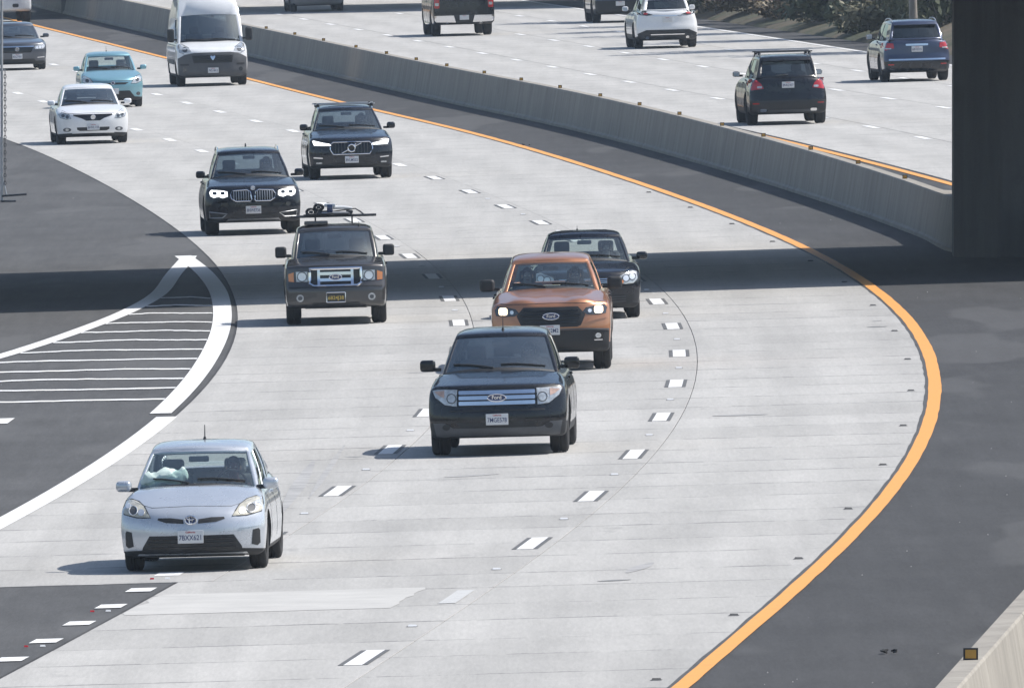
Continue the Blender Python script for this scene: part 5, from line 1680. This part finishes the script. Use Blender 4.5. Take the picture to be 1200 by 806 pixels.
# ================================================================== white sedan
sp = spec(L=4.84, W=0.90, zb=0.17, yf=0.97, wb=2.78, tr=0.325, tw=0.22, r=0.11, drop=0.06, fb=0.34, fp=2.7,
          top=[(0, 0.74), (0.15, 0.79), (0.5, 0.87), (1.2, 0.965), (1.5, 0.95), (3.8, 1.0), (4.3, 1.04), (4.84, 1.0)],
          cowl=(1.27, 0.975, 0.75, 0.30), rf=(2.05, 1.35, 0.60, 0.12), rr=(3.2, 1.37, 0.57, 0.08), rb=(4.05, 1.04, 0.68, 0.14), apillar=0.95, ws_glass='glass_shade', rw_glass='glass_dark', s_glass='glass_dark')
c = Car('sedan', 'white sedan with a notched dark grille, ahead of the teal hatchback', 'car', 107.5, 168.3, sp, P_['white'])
c.decal('grille', [(-0.17, 0.575), (0.17, 0.575), (0.28, 0.635), (0.48, 0.70), (0.48, 0.735), (-0.48, 0.735), (-0.48, 0.70), (-0.28, 0.635)], M['black_gloss'], off=0.006)
c.oval_badge(0.665, 0.055, 0.055, None, 'chrome', off=0.025)
hl = c.pair('headlight', [(0.54, 0.63), (0.66, 0.62), (0.80, 0.66), (0.83, 0.74), (0.76, 0.80), (0.58, 0.73)], M['lens'], off=0.008)
lamp_bowls(c, hl, [(0.63, 0.68, 0.042), (0.73, 0.71, 0.042)], 'lens_dark')
c.decal('lower_grille', [(-0.33, 0.325), (0.33, 0.325), (0.40, 0.36), (0.40, 0.415), (-0.40, 0.415), (-0.40, 0.36)], M['plastic'], off=0.006)
c.pair('fog_light', ellipse(0.64, 0.36, 0.10, 0.05, 16), M['greyplastic'], off=0.006)
c.pair('fog_lens', ellipse(0.64, 0.36, 0.04, 0.035, 14), M['lens'], off=0.012, skirt=0.01)
c.plate(0.0, 0.42, '6HVL118'); c.hood_seam(0.755, 0.74, 0.08)
c.mirrors(0.99, 1.55, 1.01, 0.20, 0.14, 0.12); c.wipers()
c.seams([1.6, 2.62, 3.45], 0.35, 0.88, [(2.47, 0.85), (3.35, 0.87)])
c.interior('interior')

# ================================================================== teal hatchback
sp = spec(L=4.00, W=0.85, zb=0.18, yf=0.82, wb=2.55, tr=0.305, tw=0.19, r=0.11, drop=0.07, fb=0.36, fp=2.7,
          top=[(0, 0.76), (0.12, 0.80), (0.4, 0.89), (0.85, 1.00), (1.1, 1.02), (2.8, 1.04), (3.7, 1.06), (4.0, 1.02)],
          cowl=(0.90, 1.01, 0.71, 0.30), rf=(1.72, 1.40, 0.585, 0.12), rr=(3.05, 1.41, 0.56, 0.08), rb=(3.80, 1.05, 0.66, 0.14), apillar=0.95, ws_glass='glass_clear', rw_glass='glass_clear', wsr=(0.02, 0.95))
c = Car('hatchback', 'small teal hatchback behind the white sedan', 'car', 131, 126, sp, P_['teal'])
hl = c.pair('headlight', [(0.50, 0.64), (0.60, 0.80), (0.74, 0.87), (0.80, 0.84), (0.80, 0.70), (0.66, 0.64)], M['lens'], off=0.008)
lamp_bowls(c, hl, [(0.68, 0.74, 0.05)], 'lens_dark')
c.decal('grille', [(-0.34, 0.62), (0.34, 0.62), (0.44, 0.675), (-0.44, 0.675)], M['plastic'], off=0.006)
c.decal('lower_grille', [(-0.62, 0.25), (0.62, 0.25), (0.46, 0.45), (-0.46, 0.45)], M['plastic'], off=0.006)
c.pair('fog_light', ellipse(0.70, 0.36, 0.06, 0.05, 14), M['lens_dark'], off=0.008)
c.oval_badge(0.665, 0.05, 0.036, None, 'badge_blue', off=0.02)
c.plate(0.0, 0.44, ''); c.hood_seam(0.715, 0.66, 0.12)
c.mirrors(0.95, 1.25, 1.06, 0.19, 0.14, 0.12); c.wipers(); c.antenna(0.0, 2.8, 0.3, 0.14)
c.seams([1.35, 2.3], 0.35, 0.93, [(2.2, 0.88)])
c.interior('interior_grey')

# ================================================================== dark grey sedan at the pole
sp = spec(L=4.90, W=0.925, zb=0.17, yf=0.95, wb=2.80, tr=0.33, tw=0.22, r=0.11, drop=0.06, fb=0.32, fp=2.8,
          top=[(0, 0.80), (0.15, 0.84), (0.5, 0.90), (1.2, 0.965), (1.5, 0.95), (3.9, 1.0), (4.4, 1.04), (4.9, 1.0)],
          cowl=(1.35, 0.97, 0.77, 0.30), rf=(2.12, 1.34, 0.61, 0.12), rr=(3.3, 1.36, 0.58, 0.08), rb=(4.1, 1.04, 0.69, 0.14), apillar=0.95, ws_glass='glass_shade', rw_glass='glass_dark')
c = Car('sedan', 'dark grey sedan with a broad dark grille below the white truck, beside the slim pole', 'car', 19, 82.3, sp, P_['grey'])
gr = c.decal('grille', [(-0.42, 0.53), (0.42, 0.53), (0.52, 0.72), (-0.52, 0.72)], M['black_gloss'], off=0.006)
c.decal('grille_bar', rrect(0, 0.715, 1.04, 0.03, 0.01), M['chrome'], off=0.02, skirt=0.015, parent=gr)
c.oval_badge(0.64, 0.055, 0.055, 'H', 'black_gloss', off=0.02, size=0.09)
hl = c.pair('headlight', [(0.54, 0.62), (0.80, 0.62), (0.87, 0.70), (0.84, 0.78), (0.54, 0.73)], M['lens'], off=0.008)
lamp_bowls(c, hl, [(0.62, 0.675, 0.04), (0.71, 0.68, 0.04), (0.79, 0.69, 0.035)], 'reflector')
c.decal('lower_grille', [(-0.60, 0.24), (0.60, 0.24), (0.52, 0.34), (-0.52, 0.34)], M['plastic'], off=0.006)
c.pair('fog_trim', [(0.62, 0.36), (0.84, 0.37), (0.84, 0.395), (0.62, 0.385)], M['chrome'], off=0.012, skirt=0.01)
c.plate(0.0, 0.42, '8GCT061'); c.hood_seam(0.78, 0.80, 0.05)
c.mirrors(1.01, 1.62, 1.02, 0.20, 0.14, 0.12); c.wipers()
c.interior('interior')

# ================================================================== white cargo van
sp = spec(L=5.41, W=1.025, zb=0.24, yf=0.95, wb=3.45, tr=0.345, tw=0.23, r=0.12, drop=0.06, fb=0.30, fp=2.8, clad=0.35,
          top=[(0, 0.98), (0.12, 1.05), (0.4, 1.14), (0.75, 1.24), (1.0, 1.28), (1.4, 1.28), (5.2, 1.28), (5.41, 1.27)],
          front=[(0.2, 0.07), (0.4, 0.0), (0.7, 0.0), (0.95, 0.05), (1.2, 0.14)],
          side=[(0.2, 0.06), (0.4, 0.02), (0.7, 0.0), (1.0, 0.01), (1.28, 0.035)],
          rear=[(0.2, 0.05), (0.5, 0.0), (1.3, 0.0)], tapr=0.0, rbw=0.03,
          cowl=(0.82, 1.26, 0.93, 0.26), rf=(1.90, 2.46, 0.80, 0.10), rr=(5.2, 2.46, 0.80, 0.02), rb=(5.36, 1.27, 0.97, 0.02), wsr=(0.02, 0.62), apillar=0.93,
          crown=0.04, roofr=0.05, bulge=0.10, sbulge=0.05, wmid=0.0, rise=0.0, sr=(0.06, 0.56), rwr=(0.1, 0.6), ws_glass='glass_shade', rpillar=0.8,
          sides=[('p', 0, 0.03), ('w', 0.03, 0.22), ('p', 0.22, 1.0)])
c = Car('cargo_van', 'white high-roofed cargo van with a dark grey bumper', 'van', 248, 100.6, sp, P_['white'])
gb = c.decal('bumper', [(-0.98, 0.34), (-0.75, 0.25), (0.75, 0.25), (0.98, 0.34), (0.985, 0.80), (0.80, 0.90), (0.5, 0.955), (-0.5, 0.955), (-0.80, 0.90), (-0.985, 0.80)], M['greyplastic'], off=0.03, skirt=0.05)
c.decal('grille', [(-0.55, 0.66), (0.55, 0.66), (0.60, 0.88), (-0.60, 0.88)], M['plastic'], off=0.036, skirt=0.02)
for z in (0.72, 0.78, 0.84):
    c.decal('grille_slat', rrect(0, z, 1.1, 0.016, 0.005), M['black_gloss'], off=0.046, skirt=0.012)
c.decal('hood_lip', [(-0.80, 0.925), (-0.5, 0.96), (0.5, 0.96), (0.80, 0.925), (0.82, 0.955), (0.5, 0.99), (-0.5, 0.99), (-0.82, 0.955)], P_['white'], off=0.034, skirt=0.03)
hy = c.cast(0, 0.80, 'front').y - 0.06
bd = c.decal('badge', [(0, 0.73), (0.05, 0.79), (0.075, 0.85), (0.045, 0.87), (0, 0.845), (-0.045, 0.87), (-0.075, 0.85), (-0.05, 0.79)], M['chrome'], off=0.055, skirt=0.02)
hl = c.pair('headlight', [(0.60, 0.95), (0.66, 1.10), (0.86, 1.22), (0.93, 1.18), (0.94, 0.98), (0.82, 0.93)], M['lens'], off=0.012)
lamp_bowls(c, hl, [(0.78, 1.05, 0.075)], 'lens_dark')
c.pair('fog_light', ellipse(0.80, 0.47, 0.06, 0.06, 14), M['lens_dark'], off=0.036, skirt=0.02)
c.pair('bumper_slot', rrect(0.80, 0.62, 0.24, 0.05, 0.015), M['plastic'], off=0.036, skirt=0.015)
c.plate(0.0, 0.45, '79218K2', off=0.06)
c.mirrors(1.16, 1.15, 1.45, 0.20, 0.38, 0.16, M['plastic']); c.wipers()
for x in (-0.58, -0.2, 0.2, 0.58):
    P = []
    for y in np.linspace(2.1, 5.0, 10):
        h = c.cast(x, y, 'top'); P.append((x, y, h.z + 0.012))
    v, f = tube(P, 0.02, 6); c.add('roof_rib', v, f, P_['white'], None, 50)
for x in (-0.30, -0.08, 0.1, 0.30):
    h = c.cast(x, 2.05, 'top')
    v, f = rbox(x, 2.05, h.z + 0.03, 0.035, 0.05, 0.08, 0.01, 2); c.add('roof_marker_lamp', v, f, M['amber'], None, 40)
c.decal('side_molding', [(1.5, 0.62), (4.1, 0.62), (4.1, 0.74), (1.5, 0.74)], M['greyplastic'], view='right', off=0.02)
c.decal('side_molding', [(1.5, 0.62), (4.1, 0.62), (4.1, 0.74), (1.5, 0.74)], M['greyplastic'], view='left', off=0.02)
c.seams([1.95], 0.45, 2.3, [(1.8, 1.12)])
c.interior('interior', rear=False)

# ================================================================== white truck at the frame's top corner
sp = spec(L=5.9, W=1.0, zb=0.40, yf=1.0, wb=3.7, tr=0.42, tw=0.30, r=0.08, drop=0.04, fb=0.16, fp=3.4, clad=0.45,
          top=[(0, 1.22), (0.2, 1.26), (1.3, 1.36), (1.5, 1.38), (3.6, 1.36), (5.9, 1.36)],
          front=[(0.3, 0.03), (0.5, 0.0), (0.8, 0.0), (0.86, 0.08), (1.3, 0.12)], side=[(0.35, 0.03), (0.6, 0.0), (1.1, 0.01), (1.4, 0.06)],
          cowl=(1.4, 1.37, 0.82, 0.22), rf=(2.1, 1.86, 0.72, 0.08), rr=(3.5, 1.88, 0.70, 0.03), rb=(3.75, 1.37, 0.82, 0.03), bed=(3.9, 5.8, 0.9))
c = Car('pickup_truck', 'white work truck with two dark bumper openings, above the dark grey sedan', 'pickup truck', 4, 27.3, sp, P_['white'])
bp_ = c.decal('bumper', rrect(0, 0.62, 1.94, 0.42, 0.05), M['plate'], off=0.08, skirt=0.1)
c.pair('tow_opening', rrect(0.40, 0.62, 0.22, 0.13, 0.05), M['plastic'], off=0.088, skirt=0.01)
c.decal('grille', rrect(0, 1.02, 1.1, 0.32, 0.04), M['plastic'], off=0.01)
c.pair('headlight', rrect(0.75, 1.02, 0.34, 0.30, 0.04), M['lens'], off=0.01)
c.mirrors(1.18, 1.75, 1.5, 0.2, 0.32, 0.14, M['plastic']); c.wipers(); c.interior('interior')

# ------------------------------------------------------------------ vehicles driving away
# ================================================================== black SUV with black roof rails
sp = spec(L=5.05, W=1.0, zb=0.25, yf=0.95, wb=3.02, tr=0.385, tw=0.255, r=0.12, drop=0.05, fb=0.3, rbw=0.16, clad=0.42, Lr=0.5,
          top=[(0, 0.98), (0.2, 1.03), (1.2, 1.16), (1.5, 1.17), (4.0, 1.17), (4.85, 1.18), (5.05, 1.14)],
          rear=[(0.2, 0.14), (0.4, 0.03), (0.55, 0.0), (0.75, 0.05), (1.0, 0.08), (1.2, 0.14)],
          cowl=(1.45, 1.17, 0.82, 0.28), rf=(2.2, 1.62, 0.66, 0.10), rr=(4.45, 1.64, 0.64, 0.06), rb=(4.92, 1.16, 0.76, 0.14), rpillar=0.87, rwr=(0.10, 0.86), s_glass='glass_dark', rw_glass='glass_dark')
c = Car('sport_utility_vehicle', 'black sport utility vehicle with chunky black roof rails driving away by the barrier', 'car', 921, 145.6, sp, P_['black'], away=True, dyaw=-0.008)
for sx in (1, -1):
    tp_ = [(0.60, 0.90), (0.90, 0.86), (0.95, 0.93), (0.93, 1.13), (0.80, 1.14), (0.66, 1.02)]
    if sx < 0: tp_ = mirror_poly(tp_)
    o = c.decal('tail_light', tp_, M['red_lens'], view='rear', off=0.012)
    c.decal('reverse_lamp', rrect(sx * 0.70, 0.935, 0.12, 0.05, 0.015), M['lens'], view='rear', off=0.02, skirt=0.01, parent=o)
c.decal('rear_bumper', [(-0.92, 0.42), (-0.80, 0.32), (0.80, 0.32), (0.92, 0.42), (0.93, 0.60), (-0.93, 0.60)], M['plastic'], view='rear', off=0.012)
c.decal('skid_plate', [(-0.55, 0.30), (0.55, 0.30), (0.50, 0.37), (-0.50, 0.37)], M['greyplastic'], view='rear', off=0.02)
c.pair('exhaust_tip', rrect(0.62, 0.36, 0.16, 0.07, 0.025), M['chrome'], view='rear', off=0.03)
c.pair('bumper_reflector', rrect(0.80, 0.53, 0.16, 0.03, 0.01), M['red_lens'], view='rear', off=0.02)
c.plate(0, 0.98, '8NRZ437', 'rear', off=0.03)
c.decal('rear_wiper', [(-0.02, 1.22), (0.28, 1.20), (0.28, 1.225), (-0.02, 1.245)], M['plastic'], view='rear', off=0.02)
c.decal('roof_spoiler', [(-0.60, 1.575), (0.60, 1.575), (0.58, 1.625), (-0.58, 1.625)], P_['black'], view='rear', off=0.10, skirt=0.12)
c.mirrors(1.07, 1.72, 1.22, 0.19, 0.15, 0.12, M['black_gloss']); c.rails(0.62, 2.4, 4.4, 0.085, 'dark_steel', [2.9, 4.0])
c.seams([1.75, 2.8, 3.85], 0.5, 1.08, [(2.65, 1.02), (3.7, 1.03)])
c.interior('interior')

# ================================================================== slate blue SUV
sp = spec(L=4.79, W=0.955, zb=0.24, yf=0.92, wb=2.79, tr=0.37, tw=0.24, r=0.11, drop=0.05, rbw=0.15, clad=0.36, Lr=0.5,
          top=[(0, 0.95), (0.2, 1.0), (1.2, 1.14), (1.5, 1.15), (4.0, 1.16), (4.6, 1.17), (4.79, 1.12)],
          rear=[(0.2, 0.14), (0.4, 0.02), (0.56, 0.0), (0.64, 0.05), (1.0, 0.08), (1.2, 0.14)],
          cowl=(1.35, 1.15, 0.80, 0.28), rf=(2.1, 1.60, 0.65, 0.10), rr=(4.25, 1.61, 0.62, 0.06), rb=(4.68, 1.15, 0.74, 0.14), rpillar=0.90, rwr=(0.08, 0.86), s_glass='glass_dark', rw_glass='glass_dark')
c = Car('sport_utility_vehicle', 'slate blue sport utility vehicle with a chrome tailgate strip beside the planted slope', 'car', 1071, 95.2, sp, P_['blue'], away=True, dyaw=0.012)
for sx in (1, -1):
    tp_ = [(0.62, 0.92), (0.88, 0.86), (0.92, 0.95), (0.88, 1.07), (0.64, 1.05)]
    if sx < 0: tp_ = mirror_poly(tp_)
    o = c.decal('tail_light', tp_, M['red_lens'], view='rear', off=0.012)
    c.decal('reverse_lamp', rrect(sx * 0.78, 0.91, 0.16, 0.035, 0.012), M['lens'], view='rear', off=0.02, skirt=0.01, parent=o)
c.decal('chrome_strip', rrect(0, 1.005, 0.62, 0.055, 0.02), M['chrome'], view='rear', off=0.02)
c.decal('bumper_strip', rrect(0, 0.605, 1.56, 0.045, 0.012), M['chrome'], view='rear', off=0.016)
c.decal('rear_bumper', [(-0.90, 0.38), (-0.78, 0.28), (0.78, 0.28), (0.90, 0.38), (0.91, 0.56), (-0.91, 0.56)], P_['black'], view='rear', off=0.010)
c.pair('bumper_reflector', rrect(0.72, 0.47, 0.16, 0.035, 0.01), M['red_lens'], view='rear', off=0.02)
c.plate(0, 0.885, '6RVE225', 'rear', off=0.03)
c.decal('roof_spoiler', [(-0.58, 1.55), (0.58, 1.55), (0.56, 1.60), (-0.56, 1.60)], P_['blue'], view='rear', off=0.10, skirt=0.12)
c.mirrors(1.02, 1.62, 1.20, 0.18, 0.15, 0.12); c.rails(0.60, 2.3, 4.15, 0.05, 'steel')
c.seams([1.65, 2.7, 3.65], 0.5, 1.06, [(2.55, 1.0), (3.5, 1.01)])
c.decal('side_molding', [(1.7, 0.46), (3.6, 0.46), (3.6, 0.54), (1.7, 0.54)], M['chrome'], view='right', off=0.012)
c.interior('interior')

# ================================================================== white SUV with slim tail lamps
sp = spec(L=5.07, W=0.985, zb=0.24, yf=0.98, wb=2.93, tr=0.385, tw=0.25, r=0.13, drop=0.05, rbw=0.20, clad=0.40, Lr=0.55,
          top=[(0, 0.95), (0.2, 1.0), (1.3, 1.14), (1.6, 1.15), (4.0, 1.17), (4.8, 1.19), (5.07, 1.15)],
          rear=[(0.2, 0.14), (0.4, 0.02), (0.6, 0.0), (0.75, 0.04), (1.0, 0.06), (1.2, 0.14)],
          cowl=(1.5, 1.15, 0.82, 0.28), rf=(2.3, 1.58, 0.66, 0.10), rr=(4.45, 1.58, 0.60, 0.10), rb=(4.95, 1.17, 0.72, 0.18), rpillar=0.88, rwr=(0.06, 0.80), s_glass='glass_dark', rw_glass='glass_dark')
c = Car('sport_utility_vehicle', 'white sport utility vehicle with slim dark tail lamps driving away', 'car', 779.5, 56.4, sp, P_['white'], away=True)
for sx in (1, -1):
    tp_ = [(0.44, 1.04), (0.62, 1.01), (0.90, 1.05), (0.92, 1.12), (0.74, 1.14)]
    if sx < 0: tp_ = mirror_poly(tp_)
    o = c.decal('tail_light', tp_, M['lens_dark'], view='rear', off=0.012)
    c.decal('red_lamp', ellipse(sx * 0.68, 1.075, 0.09, 0.03, 14), M['red_lens'], view='rear', off=0.018, skirt=0.01, parent=o)
c.decal('lower_bumper', [(-0.90, 0.36), (-0.75, 0.25), (0.75, 0.25), (0.90, 0.36), (0.92, 0.46), (0.66, 0.57), (-0.66, 0.57), (-0.92, 0.46)], M['plastic'], view='rear', off=0.012)
c.decal('bumper_strip', rrect(0, 0.425, 1.05, 0.03, 0.01), M['chrome'], view='rear', off=0.022)
c.pair('exhaust_tip', ellipse(0.62, 0.33, 0.06, 0.04, 14), M['chrome'], view='rear', off=0.026)
c.decal('tailgate_strip', rrect(0, 1.00, 0.9, 0.022, 0.008), M['chrome'], view='rear', off=0.012)
c.plate(0, 0.88, '', 'rear', off=0.02, head='California')
c.seams([1.8, 2.85, 3.9], 0.5, 1.06, [(2.7, 1.0)])
c.mirrors(1.08, 1.8, 1.2, 0.2, 0.16, 0.12); c.rails(0.58, 2.5, 4.3, 0.05, 'dark_steel'); c.interior('interior')

# ================================================================== black pickup with chrome bumper ends
sp = spec(L=5.9, W=1.01, zb=0.36, yf=1.0, wb=3.57, tr=0.405, tw=0.27, r=0.09, drop=0.03, rbw=0.04, clad=0.40, tapr=0.01,
          top=[(0, 1.15), (0.2, 1.2), (1.4, 1.30), (3.6, 1.34), (5.9, 1.36)], rear=[(0.3, 0.03), (0.6, 0.0), (1.4, 0.02)],
          side=[(0.3, 0.04), (0.6, 0.0), (1.0, 0.0), (1.36, 0.05)],
          cowl=(1.45, 1.31, 0.84, 0.24), rf=(2.2, 1.84, 0.70, 0.08), rr=(3.75, 1.86, 0.68, 0.03), rb=(3.95, 1.33, 0.82, 0.03), bed=(4.1, 5.78, 0.9))
c = Car('pickup_truck', 'black pickup truck with split chrome rear bumper driving away', 'pickup truck', 541, 41.8, sp, P_['black'], away=True)
c.pair('rear_bumper', [(0.28, 0.44), (0.92, 0.46), (0.97, 0.52), (0.97, 0.67), (0.34, 0.67)], M['chrome'], view='rear', off=0.10, skirt=0.12)
c.decal('bumper_step', [(-0.33, 0.44), (0.33, 0.44), (0.33, 0.69), (-0.33, 0.69)], M['plastic'], view='rear', off=0.09, skirt=0.1)
for sx in (1, -1):
    o = c.decal('tail_light', rrect(sx * 0.88, 1.12, 0.17, 0.42, 0.04), M['red_lens'], view='rear', off=0.012)
    c.decal('reverse_lamp', rrect(sx * 0.88, 1.04, 0.12, 0.09, 0.02), M['lens'], view='rear', off=0.018, skirt=0.01, parent=o)
c.decal('tailgate_handle', rrect(0, 1.16, 0.26, 0.09, 0.02), M['plastic'], view='rear', off=0.014)
c.pair('exhaust_tip', ellipse(0.55, 0.41, 0.05, 0.04, 14), M['chrome'], view='rear', off=0.06)
c.ring('tailgate_seam', [(-0.78, 0.72), (-0.78, 1.30), (0.78, 1.30), (0.78, 0.72)], 0.008, M['plastic'], view='rear', off=0.001, closed=True)
c.plate(0, 0.60, '', 'rear', off=0.12)
c.mirrors(1.18, 1.75, 1.45, 0.2, 0.25, 0.14, M['plastic']); c.seams([1.85, 2.9, 3.8], 0.6, 1.2, [(2.75, 1.12)])
for sx in (-1, 1):
    v, f = tube([(sx * 0.98, 1.9, 0.42), (sx * 1.0, 2.3, 0.40), (sx * 1.0, 3.6, 0.40), (sx * 0.98, 3.9, 0.42)], 0.04, 8); c.add('side_step', v, f, M['chrome'], None, 50)
c.interior('interior')

# ================================================================== dark SUV beyond the white one
sp = spec(L=4.95, W=0.97, zb=0.27, yf=0.93, wb=2.9, tr=0.385, tw=0.26, r=0.10, drop=0.05, rbw=0.10, clad=0.45,
          top=[(0, 1.0), (0.2, 1.05), (1.2, 1.18), (1.5, 1.2), (4.7, 1.22), (4.95, 1.18)],
          cowl=(1.4, 1.19, 0.80, 0.26), rf=(2.15, 1.68, 0.66, 0.08), rr=(4.6, 1.70, 0.64, 0.05), rb=(4.85, 1.20, 0.76, 0.08), rw_glass='glass_dark', s_glass='glass_dark')
c = Car('sport_utility_vehicle', 'dark grey sport utility vehicle with a low bumper plate, beyond the white one', 'car', 727, 26.3, sp, P_['grey'], away=True)
c.decal('rear_bumper', [(-0.90, 0.48), (-0.80, 0.34), (0.80, 0.34), (0.90, 0.48), (0.92, 0.74), (-0.92, 0.74)], M['plastic'], view='rear', off=0.05, skirt=0.07)
for sx in (1, -1):
    c.decal('tail_light', rrect(sx * 0.84, 1.05, 0.15, 0.30, 0.03), M['red_lens'], view='rear', off=0.012)
c.plate(0.08, 0.64, '', 'rear', off=0.07)
c.mirrors(1.05, 1.65, 1.3, 0.2, 0.18, 0.12); c.interior('interior')

# ================================================================== beige minivan at the frame's top
sp = spec(L=5.1, W=0.99, zb=0.22, yf=0.95, wb=3.03, tr=0.34, tw=0.23, r=0.12, drop=0.05, rbw=0.14,
          top=[(0, 0.9), (0.2, 0.96), (1.0, 1.08), (1.3, 1.1), (4.8, 1.12), (5.1, 1.08)],
          cowl=(1.1, 1.09, 0.82, 0.28), rf=(2.0, 1.62, 0.70, 0.10), rr=(4.6, 1.64, 0.68, 0.05), rb=(5.0, 1.10, 0.80, 0.10), rw_glass='glass_dark', s_glass='glass_dark')
c = Car('minivan', 'beige minivan driving away near the far shadow band', 'car', 371, 13.8, sp, P_['beige'], away=True)
c.decal('rear_bumper', [(-0.92, 0.36), (-0.8, 0.26), (0.8, 0.26), (0.92, 0.36), (0.93, 0.58), (-0.93, 0.58)], P_['beige'], view='rear', off=0.03, skirt=0.05)
for sx in (1, -1):
    c.decal('tail_light', rrect(sx * 0.86, 1.0, 0.16, 0.36, 0.03), M['red_lens'], view='rear', off=0.012)
c.plate(0, 0.82, '', 'rear', off=0.03)
c.mirrors(1.08, 1.5, 1.18, 0.2, 0.16, 0.12); c.interior('interior')

# ------------------------------------------------------------------ slim pole with a hanging chain on the ramp
X, Y = G(2, 237)
gz = float(ground_z(X))
pole = empty('pole', Matrix.Translation((X, Y, gz)))
v, f = tube([(0, 0, -0.02), (0, 0, 4.9)], 0.030, 10); obj('post', v, f, M['steel'], pole, 50)
v, f = rbox(0.27, 0, 0.155, 0.54, 0.10, 0.045, 0.012, 2, Matrix.Rotation(R(-4), 3, 'Y')); obj('foot_bar', v, f, M['dark_steel'], pole, 40)
v, f = rbox(0.14, -0.03, 0.02, 0.34, 0.14, 0.05, 0.012, 2); obj('foot_plate', v, f, M['dark_steel'], pole, 40)
v, f = tube([(0.0, 0, 0.55), (0.06, 0, 0.35), (0.10, 0, 0.17)], 0.02, 6); obj('brace', v, f, M['steel'], pole, 50)
ch = None
for k in range(30):
    z = 0.42 + k * 0.082
    th = (k % 2) * R(90)
    P = [(0.072 + 0.022 * math.cos(a) * math.cos(th), 0.022 * math.cos(a) * math.sin(th) - 0.01, z + 0.052 * math.sin(a)) for a in np.linspace(0, 2 * math.pi, 8, endpoint=False)]
    v, f = tube(P, 0.009, 4, True); obj('chain_link', v, f, M['dark_steel'], pole, 60)
v, f = tube([(0, 0, 2.84), (0.075, 0, 2.86), (0.075, 0, 2.82)], 0.012, 6); obj('chain_hook', v, f, M['steel'], pole, 50)
tag(pole, 'slim pale metal pole with a hanging chain and foot bar on the asphalt ramp', 'pole')

# small litter on the shoulders
def scrap(px, py, n, size, label, mat='plastic'):
    X, Y = G(px, py)
    v, f = [], []
    for i in range(n):
        vv, ff = rbox(random.uniform(-1, 1) * size, random.uniform(-1, 1) * size * 1.5, 0.02 + random.uniform(0, 0.03), random.uniform(0.08, 0.3) * size * 2, random.uniform(0.3, 0.9) * size, 0.02, 0.006, 1,
                      Matrix.Rotation(random.uniform(-0.35, 0.35), 3, 'Y') @ Matrix.Rotation(random.uniform(0, 3), 3, 'Z'))
        v, f = join((v, f), (vv, ff))
    o = obj('tyre_scrap', v, f, M[mat])
    o.location = (X, Y, float(ground_z(X)) + 0.0)
    tag(o, label, 'debris')
scrap(1044, 765.5, 7, 0.11, 'torn strip of black tyre rubber on the shoulder near the barrier reflector', 'rubber')
scrap(616, 171, 4, 0.10, 'small dark scrap lying on the shoulder beside the yellow line', 'rubber')

# ------------------------------------------------------------------ air
hz = bpy.data.meshes.new('haze')
v, f = box_v(-760, 760, -160, 2250, -4.0, 26.0)
hz.from_pydata(v, [], f)
hm = bpy.data.materials.new('haze'); hm.use_nodes = True
hn = hm.node_tree
hn.nodes.remove(hn.nodes['Principled BSDF'])
pv = hn.nodes.new('ShaderNodeVolumePrincipled')
pv.inputs['Color'].default_value = (0.70, 0.84, 1.0, 1)
pv.inputs['Density'].default_value = 0.00010
pv.inputs['Density Attribute'].default_value = ''
hn.links.new(pv.outputs[0], hn.nodes['Material Output'].inputs['Volume'])
hz.materials.append(hm)
ho = bpy.data.objects.new('haze', hz); C.objects.link(ho)
tag(ho, 'thin pale blue haze over the whole freeway', 'haze', kind='stuff')
